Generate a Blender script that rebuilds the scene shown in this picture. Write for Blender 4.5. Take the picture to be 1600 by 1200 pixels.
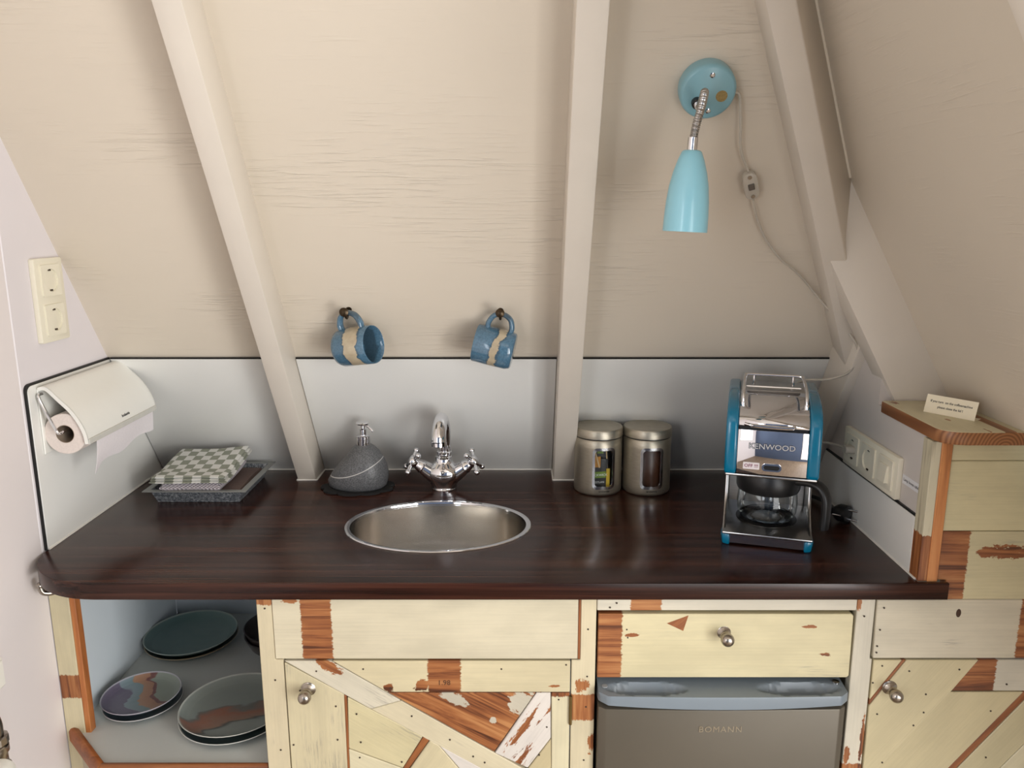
import bpy, bmesh, math, random
from mathutils import Vector, Matrix
random.seed(7)
I4 = Matrix.Identity(4)
PI = math.pi
T = 0.9                                   # height of the worktop surface above the floor
sc = bpy.context.scene
for o in list(bpy.data.objects):
    bpy.data.objects.remove(o)

# ---------------------------------------------------------------- camera, world, lights, exposure
cam_d = bpy.data.cameras.new('camera')
cam = bpy.data.objects.new('camera', cam_d)
sc.collection.objects.link(cam)
cam_d.sensor_width = 36.0
cam_d.lens = 36.0 * 1220 / 1600
cam_d.shift_x = -11 / 1600
cam_d.clip_start = 0.02
cam.location = (0, 0, T + 0.584)
cam.rotation_euler = (PI / 2 - math.atan(257 / 1220), 0, 0)
sc.camera = cam

world = bpy.data.worlds.new('sky')
sc.world = world
world.use_nodes = True
wn = world.node_tree.nodes
bg = wn.get('Background') or wn.new('ShaderNodeBackground')
bg.inputs[0].default_value = (0.75, 0.86, 1.0, 1)
bg.inputs[1].default_value = 1.0


def area_light(name, loc, target, sx, sy, power, col):
    d = bpy.data.lights.new(name, 'AREA')
    d.shape = 'RECTANGLE'
    d.size, d.size_y = sx, sy
    d.energy = power
    d.color = col
    o = bpy.data.objects.new(name, d)
    sc.collection.objects.link(o)
    o.location = loc
    o.rotation_euler = (Vector(target) - Vector(loc)).to_track_quat('-Z', 'Y').to_euler()
    return o


# daylight coming in through the two windows of the room (behind and right of the camera)
area_light('daylight_garden_door', (1.30, -1.29, 1.08), (1.30, -0.29, 1.08), 1.05, 1.85, 25, (1.0, 0.985, 0.955))
area_light('daylight_right_window', (1.87, -0.85, 1.08), (0.87, -0.85, 1.08), 0.90, 1.85, 76, (1.0, 0.99, 0.975))
area_light('daylight_side_window', (-0.86, -0.72, 1.45), (0.14, -0.72, 1.45), 0.66, 1.05, 13, (0.92, 0.96, 1.0))

vs = sc.view_settings
vs.view_transform = 'Standard'
vs.look = 'None'
vs.gamma = 1.0
vs.use_curve_mapping = False
vs.exposure = -0.04


# ---------------------------------------------------------------- colour and node helpers
def C(r, g, b):
    f = lambda c: (c / 255 / 12.92) if c / 255 <= 0.04045 else ((c / 255 + 0.055) / 1.055) ** 2.4
    return (f(r), f(g), f(b), 1.0)


class NT:
    def __init__(self, name):
        self.m = bpy.data.materials.new(name)
        self.m.use_nodes = True
        self.t = self.m.node_tree
        self.n = self.t.nodes
        for x in list(self.n):
            self.n.remove(x)
        self.out = self.n.new('ShaderNodeOutputMaterial')
        self.b = self.n.new('ShaderNodeBsdfPrincipled')
        self.t.links.new(self.b.outputs[0], self.out.inputs[0])
        self._co = None

    def L(self, a, b):
        if hasattr(a, 'is_output'):
            self.t.links.new(a, b)
        else:
            b.default_value = a

    def co(self, rand=True):
        tc = self.n.new('ShaderNodeTexCoord')
        if not rand:
            return tc.outputs['Object']
        oi = self.n.new('ShaderNodeObjectInfo')
        v = self.n.new('ShaderNodeVectorMath')
        v.operation = 'ADD'
        mu = self.math('MULTIPLY', oi.outputs['Random'], 37.0)
        self.L(tc.outputs['Object'], v.inputs[0])
        self.L(mu, v.inputs[1])
        return v.outputs[0]

    def map(self, v, s, loc=(0, 0, 0), rot=(0, 0, 0)):
        m = self.n.new('ShaderNodeMapping')
        self.L(v, m.inputs['Vector'])
        m.inputs['Scale'].default_value = s
        m.inputs['Location'].default_value = loc
        m.inputs['Rotation'].default_value = rot
        return m.outputs[0]

    def noise(self, v, scale=1.0, detail=4, rough=0.55, dist=0.0):
        x = self.n.new('ShaderNodeTexNoise')
        self.L(v, x.inputs['Vector'])
        x.inputs['Scale'].default_value = scale
        x.inputs['Detail'].default_value = detail
        x.inputs['Roughness'].default_value = rough
        x.inputs['Distortion'].default_value = dist
        return x.outputs['Fac']

    def math(self, op, a, b=0.0, clamp=False):
        x = self.n.new('ShaderNodeMath')
        x.operation = op
        x.use_clamp = clamp
        self.L(a, x.inputs[0])
        self.L(b, x.inputs[1])
        return x.outputs[0]

    def step(self, v, a, b):
        x = self.n.new('ShaderNodeMapRange')
        x.interpolation_type = 'SMOOTHSTEP'
        self.L(v, x.inputs[0])
        x.inputs[1].default_value = a
        x.inputs[2].default_value = b
        return x.outputs[0]

    def mix(self, f, a, b, mode='MIX'):
        x = self.n.new('ShaderNodeMix')
        x.data_type = 'RGBA'
        x.blend_type = mode
        self.L(f, x.inputs[0])
        self.L(a, x.inputs[6])
        self.L(b, x.inputs[7])
        return x.outputs[2]

    def ramp(self, f, stops):
        x = self.n.new('ShaderNodeValToRGB')
        self.L(f, x.inputs[0])
        e = x.color_ramp.elements
        while len(e) < len(stops):
            e.new(0.5)
        for i, (p, c) in enumerate(stops):
            e[i].position = p
            e[i].color = c
        return x.outputs[0]

    def sep(self, v):
        x = self.n.new('ShaderNodeSeparateXYZ')
        self.L(v, x.inputs[0])
        return x.outputs

    def bump(self, h, strength=0.3, dist=0.001):
        x = self.n.new('ShaderNodeBump')
        x.inputs['Strength'].default_value = strength
        x.inputs['Distance'].default_value = dist
        self.L(h, x.inputs['Height'])
        self.t.links.new(x.outputs[0], self.b.inputs['Normal'])

    def set(self, col=None, rough=None, metal=None, coat=None, spec=None, aniso=None):
        i = self.b.inputs
        if col is not None: self.L(col, i['Base Color'])
        if rough is not None: self.L(rough, i['Roughness'])
        if metal is not None: self.L(metal, i['Metallic'])
        if coat is not None:
            i['Coat Weight'].default_value = coat
            i['Coat Roughness'].default_value = 0.06
        if spec is not None: i['Specular IOR Level'].default_value = spec
        if aniso is not None: i['Anisotropic'].default_value = aniso
        return self.m


def plain(name, col, rough=0.5, metal=0.0, coat=None, var=0.06, scale=60, bump=0.0):
    n = NT(name)
    c = n.co()
    f = n.noise(c, scale, 4)
    dark = tuple(x * (1 - var * 2) for x in col[:3]) + (1,)
    lite = tuple(min(1, x * (1 + var)) for x in col[:3]) + (1,)
    n.set(n.mix(f, dark, lite), rough, metal, coat)
    if bump:
        n.bump(f, bump, 0.001)
    return n.m


def thin_glass(name, tint=(0.96, 0.98, 0.98, 1), gloss=0.12):
    n = NT(name)
    tr = n.n.new('ShaderNodeBsdfTransparent')
    tr.inputs[0].default_value = tint
    gl = n.n.new('ShaderNodeBsdfGlossy')
    gl.inputs['Roughness'].default_value = 0.02
    fr = n.n.new('ShaderNodeLayerWeight')
    fr.inputs[0].default_value = 0.25
    k = n.math('ADD', n.math('MULTIPLY', fr.outputs['Fresnel'], 0.75), gloss * 0.4, clamp=True)
    mx = n.n.new('ShaderNodeMixShader')
    n.L(k, mx.inputs[0])
    n.t.links.new(tr.outputs[0], mx.inputs[1])
    n.t.links.new(gl.outputs[0], mx.inputs[2])
    n.t.links.new(mx.outputs[0], n.out.inputs[0])
    n.n.remove(n.b)
    return n.m


WOOD = [(0.26, C(80, 42, 22)), (0.42, C(130, 76, 42)), (0.58, C(156, 98, 56)), (0.8, C(182, 128, 80))]


def bare_wood(name, stops=WOOD, rough=0.45, along=0):
    n = NT(name)
    c = n.co()
    s = [30, 30, 30]
    s[along] = 2.5
    w = n.noise(n.map(c, s), 1.6, 5, 0.6, 0.6)
    fine = n.noise(n.map(c, [x * 6 for x in s]), 1.0, 3)
    f = n.math('ADD', n.math('MULTIPLY', w, 0.8), n.math('MULTIPLY', fine, 0.22))
    n.set(n.ramp(f, stops), rough)
    n.bump(fine, 0.15, 0.0006)
    return n.m


PAINT = C(222, 209, 176)
PALE = C(224, 216, 196)
YELL = C(220, 204, 162)
WHT = C(232, 224, 214)


def painted(paint=PAINT, chips=0.1, bands=(), smear=0.25, wood=WOOD, spots=()):
    """old paint on pine; local X runs along the grain; bands = bare stretches (x0, x1) along it;
    spots = (x, z, rx, rz, bare?) worn or leftover patches"""
    n = NT('old_paint')
    paint = tuple(x * 0.84 for x in paint[:3]) + (1,)
    c0 = n.co(False)
    c = n.co(True)
    g = n.noise(n.map(c, (2.2, 46, 46)), 1.5, 5, 0.6, 1.4)
    fine = n.noise(n.map(c, (6, 320, 320)), 1.0, 3, 0.6)
    tone = n.noise(n.map(c, (14, 9, 9), (1, 8, 3)), 1.0, 2)
    wf = n.math('ADD', n.math('MULTIPLY', n.math('SUBTRACT', g, 0.5), 1.5), n.math('ADD', 0.26, n.math('ADD', n.math('MULTIPLY', fine, 0.26), n.math('MULTIPLY', tone, 0.28))))
    woodc = n.ramp(wf, wood)
    blot = n.noise(n.map(c, (5, 12, 12)), 1.0, 5, 0.6)
    dk = tuple(x * 0.86 for x in paint[:3]) + (1,)
    lt = tuple(min(1, x * 1.06) for x in paint[:3]) + (1,)
    pc = n.mix(n.step(n.math('ADD', n.math('MULTIPLY', blot, 0.75), n.math('MULTIPLY', fine, 0.25)), 0.32, 0.66), dk, lt)
    # thin grey streaks where the grain shows through, gathered in a few zones
    st = n.noise(n.map(c, (18, 300, 300), (3, 1, 2)), 1.0, 5, 0.7)
    zone = n.noise(n.map(c, (7, 13, 13), (5, 5, 1)), 1.0, 3)
    z0 = 0.74 - smear * 0.32
    stm = n.math('MULTIPLY', n.step(st, 0.47, 0.66), n.step(zone, z0, z0 + 0.14))
    pc = n.mix(n.math('MULTIPLY', stm, 0.7), pc, C(140, 134, 124))
    # chips down to the wood
    ch = n.noise(n.map(c, (9, 46, 46), (9, 2, 4)), 1.0, 6, 0.7)
    t = 0.78 - chips * 0.32
    mask = n.step(ch, t, t + 0.025)
    sx = n.sep(c0)
    wobn = n.math('SUBTRACT', n.noise(n.map(c, (70, 260, 260)), 1.0, 4, 0.75), 0.5)
    if bands:
        xx = n.math('ADD', sx[0], n.math('MULTIPLY', wobn, 0.012))
        for a, b in bands:
            m = n.math('MULTIPLY', n.step(xx, a - 0.001, a + 0.0015), n.math('SUBTRACT', 1.0, n.step(xx, b - 0.0015, b + 0.001)))
            mask = n.math('MAXIMUM', mask, m)
    big = n.math('SUBTRACT', n.noise(n.map(c, (60, 120, 120), (2, 7, 1)), 1.0, 5, 0.7), 0.5)
    for x, z, rx, rz, bare in spots:
        dx = n.math('MULTIPLY', n.math('SUBTRACT', sx[0], x), 1 / rx)
        dz = n.math('MULTIPLY', n.math('SUBTRACT', sx[2], z), 1 / rz)
        d = n.math('ADD', n.math('SQRT', n.math('ADD', n.math('MULTIPLY', dx, dx), n.math('MULTIPLY', dz, dz))), n.math('MULTIPLY', big, 2.6))
        m = n.math('SUBTRACT', 1.0, n.step(d, 0.85, 0.98))
        mask = n.math('MAXIMUM', mask, m) if bare else n.math('MULTIPLY', mask, n.math('SUBTRACT', 1.0, m))
    col = n.mix(mask, pc, woodc)
    n.set(col, n.math('ADD', 0.42, n.math('MULTIPLY', mask, 0.06)))
    hgt = n.math('ADD', n.math('MULTIPLY', n.math('SUBTRACT', 1.0, mask), 0.5), n.math('MULTIPLY', fine, 0.30))
    n.bump(hgt, 0.32, 0.0008)
    return n.m


# ---------------------------------------------------------------- mesh helpers
W = {}


def link(o, parent=None, M=I4, local=False):
    sc.collection.objects.link(o)
    o.matrix_basis = M
    if parent is not None:
        o.parent = parent
        if local:
            W[o.name] = W[parent.name] @ M
        else:
            o.matrix_parent_inverse = W[parent.name].inverted()
            W[o.name] = M.copy()
    else:
        W[o.name] = M.copy()
    return o


def thing(name, label, cat, loc=(0, 0, 0), rotz=0.0, group=None, M=None):
    o = bpy.data.objects.new(name, None)
    o.empty_display_size = 0.05
    link(o, None, M if M is not None else Matrix.Translation(loc) @ Matrix.Rotation(rotz, 4, 'Z'))
    return tag(o, label, cat, group)


def tag(o, label, cat=None, group=None):
    o['label'] = label
    if cat: o['category'] = cat
    if group: o['group'] = group
    return o


def add(name, bm, mat, parent=None, M=I4, local=False, smooth=35, label=None):
    me = bpy.data.meshes.new(name)
    bmesh.ops.recalc_face_normals(bm, faces=bm.faces)
    bm.to_mesh(me)
    bm.free()
    me.materials.append(mat)
    if smooth:
        for p in me.polygons:
            p.use_smooth = True
        me.set_sharp_from_angle(angle=math.radians(smooth))
    o = bpy.data.objects.new(name, me)
    link(o, parent, M, local)
    if label: o['label'] = label
    return o


def struct(name, bm, mat, label=None, smooth=35, M=I4):
    o = add(name, bm, mat, None, M, smooth=smooth)
    o['kind'] = 'structure'
    if label: o['label'] = label
    return o


def bevel(bm, r, seg=2, ang=30):
    if r <= 0: return bm
    bmesh.ops.recalc_face_normals(bm, faces=bm.faces)
    es = [e for e in bm.edges if len(e.link_faces) == 2 and e.calc_face_angle(0) > math.radians(ang)]
    bmesh.ops.bevel(bm, geom=es, offset=r, segments=seg, profile=0.5, affect='EDGES', clamp_overlap=True)
    return bm


def hexa(bm, lo, hi):
    """two quads (lists of 4 points) joined into a block"""
    a = [bm.verts.new(p) for p in lo]
    b = [bm.verts.new(p) for p in hi]
    bm.faces.new(a[::-1])
    bm.faces.new(b)
    for i in range(4):
        bm.faces.new((a[i], a[(i + 1) % 4], b[(i + 1) % 4], b[i]))
    return bm


def box(lo, hi, r=0.0, seg=2, bm=None):
    b = bm or bmesh.new()
    x0, y0, z0 = lo
    x1, y1, z1 = hi
    hexa(b, [(x0, y0, z0), (x1, y0, z0), (x1, y1, z0), (x0, y1, z0)], [(x0, y0, z1), (x1, y0, z1), (x1, y1, z1), (x0, y1, z1)])
    return bevel(b, r, seg)


def prism(pts, fn0, fn1, r=0.0, seg=1, bm=None, ang=30):
    """polygon pts (2D) placed by fn0 and fn1 at the two ends"""
    b = bm or bmesh.new()
    a = [b.verts.new(fn0(*p)) for p in pts]
    c = [b.verts.new(fn1(*p)) for p in pts]
    b.faces.new(a[::-1])
    b.faces.new(c)
    n = len(pts)
    for i in range(n):
        b.faces.new((a[i], a[(i + 1) % n], c[(i + 1) % n], c[i]))
    return bevel(b, r, seg, ang)


def frame_of(d, up=(0, 0, 1)):
    d = Vector(d).normalized()
    u = Vector(up)
    if abs(d.dot(u)) > 0.95: u = Vector((1, 0, 0))
    x = u.cross(d).normalized()
    return x, d.cross(x).normalized(), d


def lathe(prof, origin=(0, 0, 0), axis=(0, 0, 1), seg=40, bm=None, cap=True, sx=1.0, sy=1.0):
    """prof = [(radius, height)...] along axis; radius 0 closes to a point"""
    b = bm or bmesh.new()
    x, y, d = frame_of(axis)
    if Vector(axis).normalized().z > 0.999:
        x, y = Vector((1, 0, 0)), Vector((0, 1, 0))
    o = Vector(origin)
    rings = []
    for r, h in prof:
        if r < 1e-6:
            rings.append([b.verts.new(o + d * h)])
        else:
            rings.append([b.verts.new(o + d * h + x * (r * sx * math.cos(2 * PI * k / seg)) + y * (r * sy * math.sin(2 * PI * k / seg))) for k in range(seg)])
    for p, q in zip(rings, rings[1:]):
        for k in range(seg):
            k2 = (k + 1) % seg
            if len(p) == 1 and len(q) == 1: continue
            if len(p) == 1: b.faces.new((p[0], q[k], q[k2]))
            elif len(q) == 1: b.faces.new((p[k], p[k2], q[0]))
            else: b.faces.new((p[k], p[k2], q[k2], q[k]))
    if cap:
        if len(rings[0]) > 1: b.faces.new(rings[0][::-1])
        if len(rings[-1]) > 1: b.faces.new(rings[-1])
    return b


def spline(pts, n=12):
    P = [Vector(p) for p in pts]
    if len(P) < 3 or n < 2: return P
    out = []
    for i in range(len(P) - 1):
        a = P[i - 1] if i else P[0] * 2 - P[1]
        b, c = P[i], P[i + 1]
        d = P[i + 2] if i + 2 < len(P) else P[-1] * 2 - P[-2]
        for k in range(n):
            t = k / n
            out.append(0.5 * ((2 * b) + (c - a) * t + (2 * a - 5 * b + 4 * c - d) * t * t + (3 * b - a - 3 * c + d) * t ** 3))
    out.append(P[-1])
    return out


def tube(pts, r, seg=12, bm=None, n=10, closed=False, flat=(1.0, 1.0), up=(0, 0, 1), ends=True):
    b = bm or bmesh.new()
    P = spline(pts, n) if n > 1 else [Vector(p) for p in pts]
    m = len(P)
    rf = r if callable(r) else (lambda t: r)
    rings = []
    px = None
    for i, p in enumerate(P):
        if closed: d = P[(i + 1) % m] - P[i - 1]
        else: d = P[min(i + 1, m - 1)] - P[max(i - 1, 0)]
        if d.length < 1e-9: d = Vector((0, 0, 1))
        d.normalize()
        if px is None: x = frame_of(d, up)[0]
        else:
            x = px - d * px.dot(d)
            x.normalize()
        y = d.cross(x)
        px = x
        rr = rf(i / (m - 1))
        rings.append([b.verts.new(p + x * (rr * flat[0] * math.cos(2 * PI * k / seg)) + y * (rr * flat[1] * math.sin(2 * PI * k / seg))) for k in range(seg)])
    rng = range(m) if closed else range(m - 1)
    for i in rng:
        p, q = rings[i], rings[(i + 1) % m]
        for k in range(seg):
            b.faces.new((p[k], p[(k + 1) % seg], q[(k + 1) % seg], q[k]))
    if ends and not closed:
        b.faces.new(rings[0][::-1])
        b.faces.new(rings[-1])
    return b


def ball(c, r, bm=None, seg=16, s=(1, 1, 1)):
    b = bm or bmesh.new()
    n = seg // 2
    prof = [(max(0, r * math.sin(PI * k / n)), -r * math.cos(PI * k / n)) for k in range(n + 1)]
    prof[0] = (0, -r)
    prof[-1] = (0, r)
    return lathe(prof, c, (0, 0, 1), seg, b)


def rrect(w, h, r, seg=5, cx=0, cy=0):
    pts = []
    for sx, sy, a in ((1, 1, 0), (-1, 1, 90), (-1, -1, 180), (1, -1, 270)):
        for k in range(seg + 1):
            t = math.radians(a + 90 * k / seg)
            pts.append((cx + sx * (w / 2 - r) + r * math.cos(t), cy + sy * (h / 2 - r) + r * math.sin(t)))
    return pts


def dense(pts, k=6):
    out_ = []
    for i, p in enumerate(pts):
        q = pts[(i + 1) % len(pts)]
        out_ += [(p[0] + (q[0] - p[0]) * t / k, p[1] + (q[1] - p[1]) * t / k) for t in range(k)]
    return out_


def ring_prism(outer, inner, fn0, fn1, bm=None):
    b = bm or bmesh.new()
    n = len(outer)
    q = [[b.verts.new(f(*p)) for p in pts] for pts, f in ((outer, fn0), (outer, fn1), (inner, fn1), (inner, fn0))]
    for i in range(n):
        j = (i + 1) % n
        for k in range(4):
            a, c = q[k], q[(k + 1) % 4]
            b.faces.new((a[i], a[j], c[j], c[i]))
    return b


def text(name, s, size, M, mat, parent, local=False, extrude=0.0003, bold=0.0, align='CENTER', sxy=(1, 1), space=1.0):
    cu = bpy.data.curves.new('lettering', 'FONT')
    cu.body = s
    cu.size = size
    cu.extrude = extrude
    cu.offset = bold
    cu.align_x = align
    cu.align_y = 'CENTER'
    cu.space_character = space
    cu.resolution_u = 3
    tmp = bpy.data.objects.new('lettering', cu)
    sc.collection.objects.link(tmp)
    dg = bpy.context.evaluated_depsgraph_get()
    me = bpy.data.meshes.new_from_object(tmp.evaluated_get(dg))
    bpy.data.objects.remove(tmp)
    bpy.data.curves.remove(cu)
    for v in me.vertices:
        v.co.x *= sxy[0]
        v.co.y *= sxy[1]
    me.materials.clear()
    me.materials.append(mat)
    me.name = name
    o = bpy.data.objects.new(name, me)
    return link(o, parent, M, local)


def basis(o, x, y, z):
    M = Matrix.Identity(4)
    for i in range(3):
        M[i][0], M[i][1], M[i][2], M[i][3] = x[i], y[i], z[i], o[i]
    return M


def copy_tree(o, parent=None):
    c = o.copy()
    sc.collection.objects.link(c)
    c.parent = parent
    for ch in o.children:
        copy_tree(ch, c)
    return c


# the two roof slopes: A rises towards the camera behind the worktop, B leans in from the right
KA, KB = 0.62, 0.55
YA = lambda h, off=0.0: 1.789 - off - KA * h
XB = lambda h, off=0.0: 0.928 - off - KB * h
nA = Vector((0, -1, -KA)).normalized()
uA = Vector((0, -KA, 1)).normalized()
XL, XR = -0.856, 0.663
onA = lambda X, h, d=0.0: Vector((X, YA(h), T + h)) + nA * d

# ---------------------------------------------------------------- materials
def wall_paint(name, col, vec=(11, 190, 190), strength=0.5, var=0.05):
    n = NT(name)
    c = n.co(False)
    rip = n.noise(n.map(c, vec), 1.0, 5, 0.6, 0.3)
    big = n.noise(n.map(c, (1.6, 3.0, 3.0)), 1.0, 3)
    zone = n.step(n.noise(n.map(c, (3.0, 6, 6), (4, 2, 7)), 1.0, 2), 0.45, 0.68)
    r2 = n.math('MULTIPLY', n.step(rip, 0.5, 0.75), n.math('ADD', 0.12, zone))
    lt = tuple(min(1, x * (1 + var)) for x in col[:3]) + (1,)
    dk = tuple(x * (1 - var) for x in col[:3]) + (1,)
    n.set(n.mix(big, dk, lt), 0.42)
    n.bump(r2, strength, 0.002)
    return n.m


m_slope = wall_paint('cream_painted_plywood', C(217, 206, 189))
m_slopeB = wall_paint('cream_painted_plywood_side', C(213, 202, 185), (150, 8, 150), 0.35)
m_room = plain('white_room_paint', C(226, 224, 220), 0.6, var=0.01)
m_roomblue = plain('slate_blue_reflection_tone', C(78, 92, 116), 0.6, var=0.05, scale=3)  # invented colour of the unseen front wall, darkens reflections and cuts bounce light
m_beam = plain('cream_beam_paint', C(219, 210, 197), 0.4, var=0.03, scale=14, bump=0.08)
m_left = plain('lilac_white_wall_paint', C(226, 220, 222), 0.5, var=0.02, scale=6, bump=0.03)
m_front = plain('pale_pink_wall_paint', C(230, 222, 220), 0.5, var=0.02, scale=5, bump=0.03)
m_greywall = plain('grey_white_wall_paint', C(205, 198, 192), 0.45, var=0.03, scale=9)
m_panel = plain('white_laminate', C(234, 233, 228), 0.28, var=0.01, scale=8)
m_core = plain('black_laminate_core', C(20, 19, 19), 0.5)
m_seal = plain('white_sealant', C(232, 228, 220), 0.4)
m_niche = plain('pale_blue_white_paint', C(212, 220, 224), 0.45, var=0.03, scale=6)
m_chrome = plain('chrome', C(225, 225, 228), 0.06, 1.0, var=0.0)
m_mirror = plain('mirror_steel', C(215, 215, 220), 0.03, 1.0, var=0.0)
m_steel = NT('brushed_steel')
_c = m_steel.co()
_f = m_steel.noise(m_steel.map(_c, (8, 300, 300)), 1.0, 3)
m_steel.set(m_steel.mix(_f, C(176, 174, 172), C(198, 196, 194)), m_steel.math('ADD', 0.26, m_steel.math('MULTIPLY', _f, 0.06)), 1.0)
m_steel = m_steel.m
m_sink = plain('satin_sink_steel', C(208, 204, 198), 0.21, 1.0, var=0.05, scale=30)
m_nickel = plain('brushed_nickel', C(168, 160, 150), 0.27, 1.0, var=0.04, scale=90)
m_champ = NT('champagne_metal')
_c = m_champ.co()
_f = m_champ.noise(m_champ.map(_c, (60, 60, 400)), 1.0, 2)
m_champ.set(m_champ.mix(_f, C(160, 152, 136), C(184, 176, 160)), 0.38, 0.85)
m_champ = m_champ.m
m_black = plain('black_plastic', C(24, 24, 25), 0.35, var=0.05)
m_dark = plain('dark_interior', C(20, 17, 15), 0.7)
m_teal = plain('turquoise_enamel', C(0, 116, 152), 0.22, coat=0.5, var=0.02)
m_lampblue = plain('light_blue_lamp_enamel', C(146, 204, 220), 0.3, coat=0.3, var=0.02)
m_lampbase = plain('muted_blue_lamp_enamel', C(136, 182, 194), 0.35, coat=0.2, var=0.02)
m_white = plain('white_plastic', C(236, 232, 222), 0.3, var=0.01)
m_socket = plain('cream_white_plastic', C(234, 228, 208), 0.3, var=0.01)
m_inset = plain('shaded_well_plastic', C(182, 174, 154), 0.4, var=0.02)  # cream plate plastic with the shade of the recess put into its colour
m_paper = plain('white_crepe_paper', C(230, 224, 226), 0.8, var=0.04, scale=250, bump=0.5)
m_rollend = plain('paper_roll_end', C(228, 216, 208), 0.9, var=0.08, scale=300, bump=0.4)
m_card = plain('grey_cardboard', C(140, 124, 108), 0.85)
m_cream_card = plain('cream_card', C(240, 230, 204), 0.7, var=0.01)
m_ink = plain('dark_print', C(30, 28, 28), 0.6)
m_redink = plain('purple_red_print', C(120, 30, 70), 0.6)
m_glass = thin_glass('clear_glass')
m_clear = plain('clear_plastic', C(214, 206, 192), 0.25, var=0.05)
m_clear.node_tree.nodes['Principled BSDF'].inputs['Transmission Weight'].default_value = 0.25
m_galv = NT('galvanised_zinc')
_c = m_galv.co()
_f = m_galv.noise(_c, 220, 3, 0.7)
m_galv.set(m_galv.ramp(_f, [(0.35, C(84, 90, 98)), (0.5, C(130, 136, 142)), (0.68, C(196, 200, 204))]), 0.45, 0.5)
m_galv = m_galv.m
m_zinc = plain('dull_zinc', C(150, 152, 150), 0.5, 0.45, var=0.06, scale=120)
m_pine = bare_wood('orange_pine')
m_pine_z = bare_wood('orange_pine_upright', along=2)
m_pine_d = bare_wood('orange_pine_edge', [(0.25, C(130, 72, 34)), (0.5, C(178, 108, 58)), (0.8, C(206, 142, 84))], along=2)
m_oakfloor = bare_wood('floor_boards', [(0.3, C(104, 88, 70)), (0.7, C(148, 128, 106))], along=1)
m_fridge = plain('taupe_grey_fridge_film', C(98, 91, 79), 0.42, 0.3, var=0.07, scale=5)
m_trim = plain('blue_grey_plastic', C(122, 132, 140), 0.35, var=0.02)
m_trimd = plain('dark_grey_plastic', C(78, 82, 86), 0.4, var=0.02)
m_bronze = plain('dark_bronze', C(72, 60, 46), 0.35, 0.9, var=0.2, scale=200)

# dark laminate worktop with fine streaks running along it
n = NT('dark_rosewood_laminate')
c = n.co(False)
a = n.noise(n.map(c, (1.3, 60, 60)), 1.0, 6, 0.65, 0.4)
b = n.noise(n.map(c, (3, 300, 300)), 1.0, 3)
f = n.math('ADD', n.math('MULTIPLY', a, 0.75), n.math('MULTIPLY', b, 0.25))
col = n.ramp(f, [(0.34, C(20, 8, 6)), (0.47, C(44, 22, 16)), (0.57, C(66, 37, 27)), (0.70, C(88, 54, 40))])
n.set(col, 0.24, spec=0.28)
m_top = n.m

# ---------------------------------------------------------------- room shell
H2 = 1.5
HF = -T
struct('floor', box((-1.0, -1.9, -0.06), (2.0, 2.0, 0.0)), m_oakfloor)
struct('ceiling', box((-1.0, -1.9, T + H2), (2.0, 1.2, T + H2 + 0.05)), m_beam)
# back slope (roof A)
pa = [(-0.9, HF), (0.70, HF), (0.70, 0.45), (XB(0.5) + 0.04, 0.5), (XB(H2) + 0.04, H2), (-0.9, H2)]
struct('wall_back', prism(pa, lambda x, h: (x, YA(h), T + h), lambda x, h: (x, YA(h) + 0.05, T + h)), m_slope,
       'cream painted plywood slope behind the worktop')
# side slope (roof B)
pb = [(0.64, HF), (1.165, HF), (1.165, 0.255), (1.70, 0.255), (YA(H2) + 0.03, H2), (0.64, H2)]
struct('wall_right_slope', prism(pb, lambda y, h: (XB(h), y, T + h), lambda y, h: (XB(h) + 0.05, y, T + h)), m_slopeB,
       'cream painted plywood slope leaning in from the right')
struct('wall_left', prism([(1.31, HF), (1.83, HF), (1.83, 0.0), (1.31, 0.83)], lambda y, h: (XL, y, T + h), lambda y, h: (XL - 0.06, y, T + h), 0.002),
       m_left, 'lilac white gable wall with a double socket')

struct('wall_right', prism([(1.2238, -0.03), (1.80, -0.03), (1.80, 0.0), (YA(0.49) + 0.03, 0.49), (1.40, 0.49), (1.40, 0.25), (1.2238, 0.24)],
                           lambda y, h: (XR, y, T + h), lambda y, h: (XR + 0.03, y, T + h)), m_greywall, 'greyish white wall with the triple socket')
# dormer return, right window wall, front wall with their window openings (behind the camera)
struct('wall_dormer', prism([(XB(HF), HF), (1.95, HF), (1.95, H2), (XB(H2), H2)], lambda x, h: (x, 0.62, T + h), lambda x, h: (x, 0.66, T + h)), m_slope)


def wall_with_hole(fn, a0, a1, z0, z1, h0, h1, k0, k1):
    b = bmesh.new()
    for (p, q, r, s) in ((a0, h0, z0, z1), (h1, a1, z0, z1), (h0, h1, z0, k0), (h0, h1, k1, z1)):
        hexa(b, [fn(p, r, 0), fn(q, r, 0), fn(q, r, 1), fn(p, r, 1)], [fn(p, s, 0), fn(q, s, 0), fn(q, s, 1), fn(p, s, 1)])
    return b


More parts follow.
